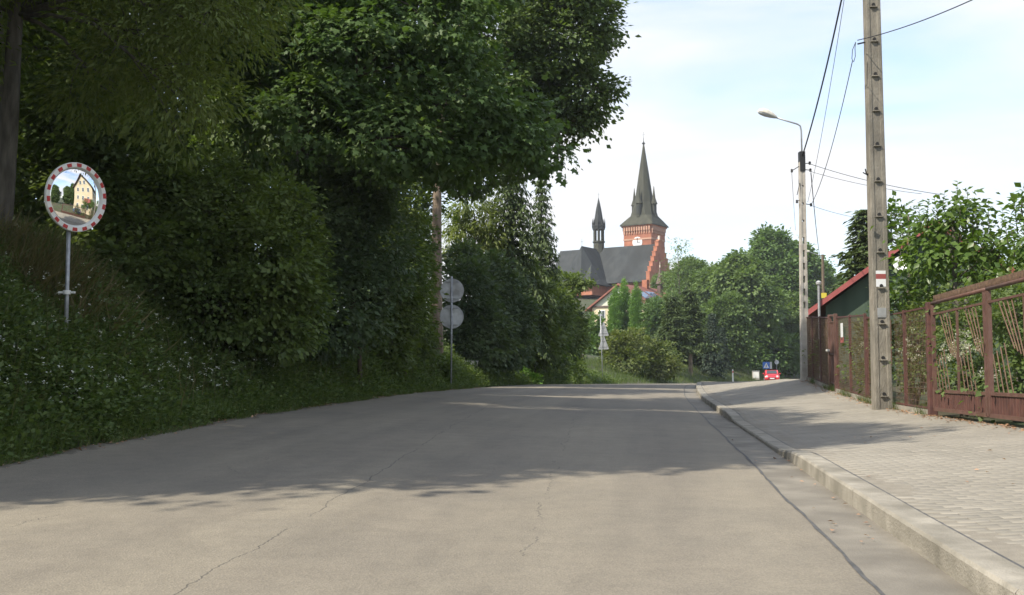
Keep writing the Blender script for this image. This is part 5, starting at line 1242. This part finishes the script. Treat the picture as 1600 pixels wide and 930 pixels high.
def shoots(o, spots, seed):
    g = np.random.default_rng(seed); pos = []; d = []; nr = []; mb = MB(); org = Vector(o.location)
    for px, yb, yt, Y, lean in spots:
        a = P(px, yb, Y); b = P(px + lean, yt, Y + g.normal() * .2); m_ = a.lerp(b, .5) + Vector((g.normal() * .04, 0, 0)); mb.tube([a - org, m_ - org, b - org], [.010, .007, .003], 5)
        n = max(6, int((b - a).length / .045)); ph = g.random() * 6
        for i in range(n):
            f = (i + .5) / n; c = a.lerp(m_, f * 2) if f < .5 else m_.lerp(b, f * 2 - 1); an = ph + i * 2.4
            pos.append(tuple(c)); d.append((math.cos(an), math.sin(an), .55)); nr.append((-math.cos(an) * .4 + g.normal() * .3, -math.sin(an) * .4 + g.normal() * .3, 1))
    mb.build('shoots', MT['bark_grey'], o, smooth=True, kind='stuff')
    n = len(pos); c = link('shoot_leaves', leaf_mesh('shoot_leaves', np.array(pos), np.array(d), np.array(nr), .125 * (.6 + .6 * g.random(n)), 'oval', MT['fruit'], g), o, kind='stuff'); c.location = -org
shoots(ft1, [(1492, 330, 283, 21.5, 4), (1480, 345, 300, 21.6, -4), (1505, 345, 295, 21.4, 6), (1465, 350, 305, 21.8, -6), (1440, 370, 318, 22, -5), (1425, 385, 330, 22, -8), (1412, 400, 335, 22, -6), (1520, 370, 325, 21.2, 5), (1540, 380, 318, 21, 4), (1560, 385, 325, 21, 6), (1450, 360, 312, 21.8, 2), (1405, 420, 360, 22.2, -6), (1550, 395, 345, 21, -5), (1530, 380, 340, 21, -3)], 7)
shoots(ft2, [(1600, 350, 300, 19.5, 2), (1590, 365, 310, 19.5, -6), (1575, 385, 340, 19.6, -6), (1615, 330, 280, 19.5, 5), (1585, 400, 350, 19.4, -8), (1595, 345, 292, 19.4, 4)], 8)
garden('bright green bush between the near pole and the fruit tree', 1425, 23.5, [L(1420, 450, 34, 26, 23.5), L(1455, 450, 40, 28, 23), L(1400, 340, 10, 20, 24, .3), L(1395, 470, 30, 26, 24)], 'fruit', .12, 203, dens=5)
garden('dark green bush behind the mesh fence right of the near pole', 1420, 22.5, [L(1415, 560, 34, 60, 22.3), L(1445, 540, 26, 70, 21.8), L(1400, 520, 24, 50, 23), L(1430, 610, 34, 30, 22)], 'shrub', .075, 204, dens=6, cr=.28)
garden('green shrub behind the bars of the gate left half', 1500, 19.2, [L(1490, 530, 34, 50, 19), L(1510, 590, 42, 40, 18.6), L(1475, 600, 30, 40, 19.3), L(1520, 500, 34, 40, 18.5), L(1490, 470, 40, 30, 19.5)], 'weed', .085, 205, dens=6)
garden('green shrub behind the bars of the gate right half', 1585, 17.0, [L(1575, 520, 40, 60, 17), L(1600, 590, 50, 40, 16.5), L(1560, 600, 36, 40, 17), L(1620, 480, 60, 60, 16.5), L(1590, 460, 40, 34, 17.3)], 'weed', .085, 206, dens=6)
garden('ivy clad shrub behind the brown fence near the wicket', 1345, 27.5, [L(1335, 550, 24, 40, 27.6), L(1350, 540, 24, 50, 26.8), L(1325, 580, 18, 24, 28.2), L(1360, 590, 22, 26, 26)], 'shrub', .08, 207, dens=5.5, cr=.28)
garden('vine covered shrub behind the brown fence near the lamp post', 1282, 33.5, [L(1276, 550, 14, 34, 34), L(1288, 555, 14, 40, 32.8), L(1268, 560, 12, 30, 35)], 'yellow', .085, 208, dens=5.5, cr=.28)
garden('tall garden bush far right behind the gate', 1600, 26, [L(1560, 470, 60, 40, 25), L(1620, 430, 60, 60, 26), L(1520, 490, 40, 40, 25)], 'shrub', .11, 209)
def blossoms():
    g = np.random.default_rng(221); C = []
    for px, py, Y, sx, sy, n in ((1480, 548, 18.9, 26, 18, 30), (1505, 540, 18.3, 20, 14, 20), (1502, 520, 18.4, 5, 14, 8), (1545, 590, 17.2, 14, 8, 8), (1420, 545, 21.7, 14, 22, 16), (1350, 540, 26.6, 8, 20, 8)):
        for _ in range(n):
            qx, qy, Yq = px + g.normal() * sx * .6, py + g.normal() * sy * .6, Y - .5 - .3 * g.random(); q = P(qx, qy, Yq)
            while q.x < float(XF(q.y)) + .04 + .05 * g.random(): Yq += .08; q = P(qx, qy, Yq)
            C.append(tuple(q))
    C = np.array(C); k = np.repeat(np.arange(len(C)), 14); pos = C[k] + g.normal(size=(len(k), 3)) * .028; d = rvec(g, len(k)); v = rvec(g, len(k)); v[:, 2] += .6
    link('blossoms', leaf_mesh('blossoms', pos, d, v, .034 * (.7 + .6 * g.random(len(k))), 'oval', MT['petal_cream'], g), label='cream white flower heads among the leaves behind the gate and fence', cat='flowers', kind='stuff')
    n = 900; yv = 14 + 21.5 * g.random(n); q = -np.abs(g.normal(size=n)) * .16 - .02; x = XF(yv) + q; pos = np.stack([x, yv, pave_z(x, yv) + .012], -1)
    d = rvec(g, n); d[:, 2] *= .15; v = rvec(g, n) * .35; v[:, 2] += 1
    link('leaf_litter', leaf_mesh('leaf_litter', pos, d, v, .05 * (.6 + .8 * g.random(n)), 'oval', MT['litter'], g), label='dry brown leaves gathered along the foot of the fence', cat='leaf litter', kind='stuff')
    n = 2600; yv = 19.8 + 15.6 * g.random(n) ; x = XF(yv) - np.abs(g.normal(size=n)) * .07 - .0; keep = np.sin(yv * 2.3) + np.sin(yv * 5.1) * .6 > .1; x, yv = x[keep], yv[keep]; n = len(x)
    pos = np.stack([x, yv, pave_z(x, yv) - .01], -1); d = rvec(g, n) * .7; d[:, 2] = 1
    link('fence_grass', leaf_mesh('fence_grass', pos, d, rvec(g, n), .17 * (.5 + g.random(n)), 'blade', MT['grass'], g), label='tufts of grass along the foot of the fence', cat='grass', kind='stuff')
    n = 55; yv = 6 + 12 * g.random(n); x = XK(yv) + np.where(g.random(n) < .5, -g.random(n) * .45, .2 + g.random(n) * 3); z = np.where(x < XK(yv), road_z(x, yv), pave_z(x, yv)) + .012
    pos = np.stack([x, yv, z], -1); d = rvec(g, n); d[:, 2] *= .1; v = rvec(g, n) * .3; v[:, 2] += 1
    link('fallen_leaves', leaf_mesh('fallen_leaves', pos, d, v, .05 * (.5 + .8 * g.random(n)), 'oval', MT['litter'], g), label='a few fallen leaves on the pavement and gutter', cat='leaf litter', kind='stuff')
blossoms()
def edge_litter():
    g = np.random.default_rng(301); n = 1500; yv = 7.5 + 36 * g.random(n) ** 1.3; t = g.normal(size=n) * .13 + .0; x = XL(yv) - t
    z = np.where(t < 0, road_z(x, yv) + .01, gz(x, yv) + .03); pos = np.stack([x, yv, z], -1); d = rvec(g, n); d[:, 2] *= .25; v = rvec(g, n) * .45; v[:, 2] += 1
    link('verge_litter', leaf_mesh('verge_litter', pos, d, v, .045 * (.4 + 1.0 * g.random(n)), 'oval', MT['litter'], g), label='dead leaves and twigs along the left edge of the asphalt', cat='leaf litter', kind='stuff')
    n = 9000; yv = 7.5 + 34 * g.random(n) ** 1.3; t = np.abs(g.normal(size=n)) * .09 - .16 - .05 * np.sin(yv * 1.9) * np.sin(yv * .63 + 1); x = XL(yv) - t
    pos = np.stack([x, yv, np.where(t < 0, road_z(x, yv) - .005, gz(x, yv) - .01)], -1); kp = np.sin(yv * 3.1 + 1) + np.sin(yv * 1.3) > -.5; pos = pos[kp]; n = len(pos); d = rvec(g, n) * .9; d[:, 2] = .9; d[:, 0] += .3
    link('edge_grass', leaf_mesh('edge_grass', pos, d, rvec(g, n), .11 * (.4 + g.random(n)), 'blade', MT['grass'], g), label='ragged grass tufts creeping over the left asphalt edge', cat='grass', kind='stuff')
edge_litter()
PROTO['gspruce'] = conifer_meshes(8.5, 2.3, 231, .34, 'needle', 'bark_brown', levels=24, per=14, droop=.35, z0=.1, r0=.16)
x_ = P(1362, 500, 53).x; h_ = (P(0, 322, 53).z - gzf(x_, 53)) / 8.5; put('gspruce', 'spruce_tree', 'dark spruce behind the green house left of the near pole', 'tree', x_, 53, h_ * 1.45, .7, sz=h_)
for px, Y, yt, lb in ((1400, 60, 395, 'leafy tree behind the roof of the green house'), (1540, 45, 400, 'leafy tree behind the fruit trees at right'), (1640, 40, 370, 'leafy tree behind the right picture edge')):
    putpx('far_b', 'garden_tree', lb, 'tree', px, Y, yt, 16, 'trees behind the green house', px * .1)

# ------------------------------------------------------------------ across the road, seen in the round mirror only
def yellow_house():
    x0, y0 = 15.6, 19.4; z = gzf(x0 + 2, y0); o = empty('house', (x0, y0, z), R(-58), label='tall yellow rendered house with dark roof reflected in the round mirror', cat='house')
    w, ln, ze, zr = 4.6, 11.0, 8.2, 12.2
    MB().prism([(-w, -.3), (w, -.3), (w, ze), (0, zr), (-w, ze)], 0, ln).build('wall', MT['cream'], o)
    sl = (zr - ze) / w; hw = w + .7
    rf = MB().prism([(-hw, zr - hw * sl + .15), (0, zr + .2), (hw, zr - hw * sl + .15), (hw, zr - hw * sl + .4), (0, zr + .45), (-hw, zr - hw * sl + .4)], -.7, ln + .7).build('roof', MT['tile_dark'], o)
    for zz in (1.2, 3.9, 6.6, 9.0):
        for x in ((-2.6, 0, 2.6) if zz < 8.5 else (-1.0, 1.0)):
            wd = MB().box(x - .55, x + .55, -.06, .02, zz, zz + 1.35).build('window', MT['signwhite'], o)
            MB().box(x - .47, x - .04, -.09, -.055, zz + .08, zz + 1.27).box(x + .04, x + .47, -.09, -.055, zz + .08, zz + 1.27).build('pane', MT['glass'], wd)
        if zz < 8.5:
            for yy in (2, 5, 8):
                for s in (-1, 1):
                    wd = MB().box(s * w - .04, s * w + .05, yy - .55, yy + .55, zz, zz + 1.35).build('window', MT['signwhite'], o)
                    a = s * (w + .055); MB().box(min(a, a + s * .03), max(a, a + s * .03), yy - .46, yy + .46, zz + .08, zz + 1.27).build('pane', MT['glass'], wd)
    MB().box(-4.4, -1.2, -1.6, -.01, 3.4, 3.6).box(-4.4, -4.3, -1.6, -.01, 3.6, 4.5).box(-4.4, -1.2, -1.6, -1.5, 3.6, 4.5).build('balcony', MT['redtrim'], o)
yellow_house()
car('car', 'blue parked car reflected in the round mirror before the yellow house', 'carblue', (11.0, 17.0, gzf(11.0, 17.0) + .0), R(70))
put('far_b', 'garden_tree', 'tree beside the yellow house in the mirror', 'tree', 33, 10, .7, .5)
put('far_b', 'garden_tree', 'second tree right of the yard in the mirror', 'tree', 27, 3, .65, 1.5)
put('far_a', 'garden_tree', 'tall tree far across the yard in the mirror', 'tree', 46, 14, .8, 2.5)

# ------------------------------------------------------------------ haze: the soft summer air
def haze():
    m = bpy.data.materials.new('haze_air'); m.use_nodes = True; N = m.node_tree.nodes; N.clear()
    out = N.new('ShaderNodeOutputMaterial'); v = N.new('ShaderNodeVolumePrincipled'); v.inputs['Color'].default_value = (.92, .95, 1, 1); v.inputs['Density'].default_value = HAZE; v.inputs['Anisotropy'].default_value = .3
    m.node_tree.links.new(v.outputs[0], out.inputs['Volume'])
    MB().box(-760, 860, -170, 900, -6, 75).build('haze', m, kind='stuff', label='pale summer haze lying over the whole scene', cat='haze')
HAZE = 0.00032
if HAZE: haze()
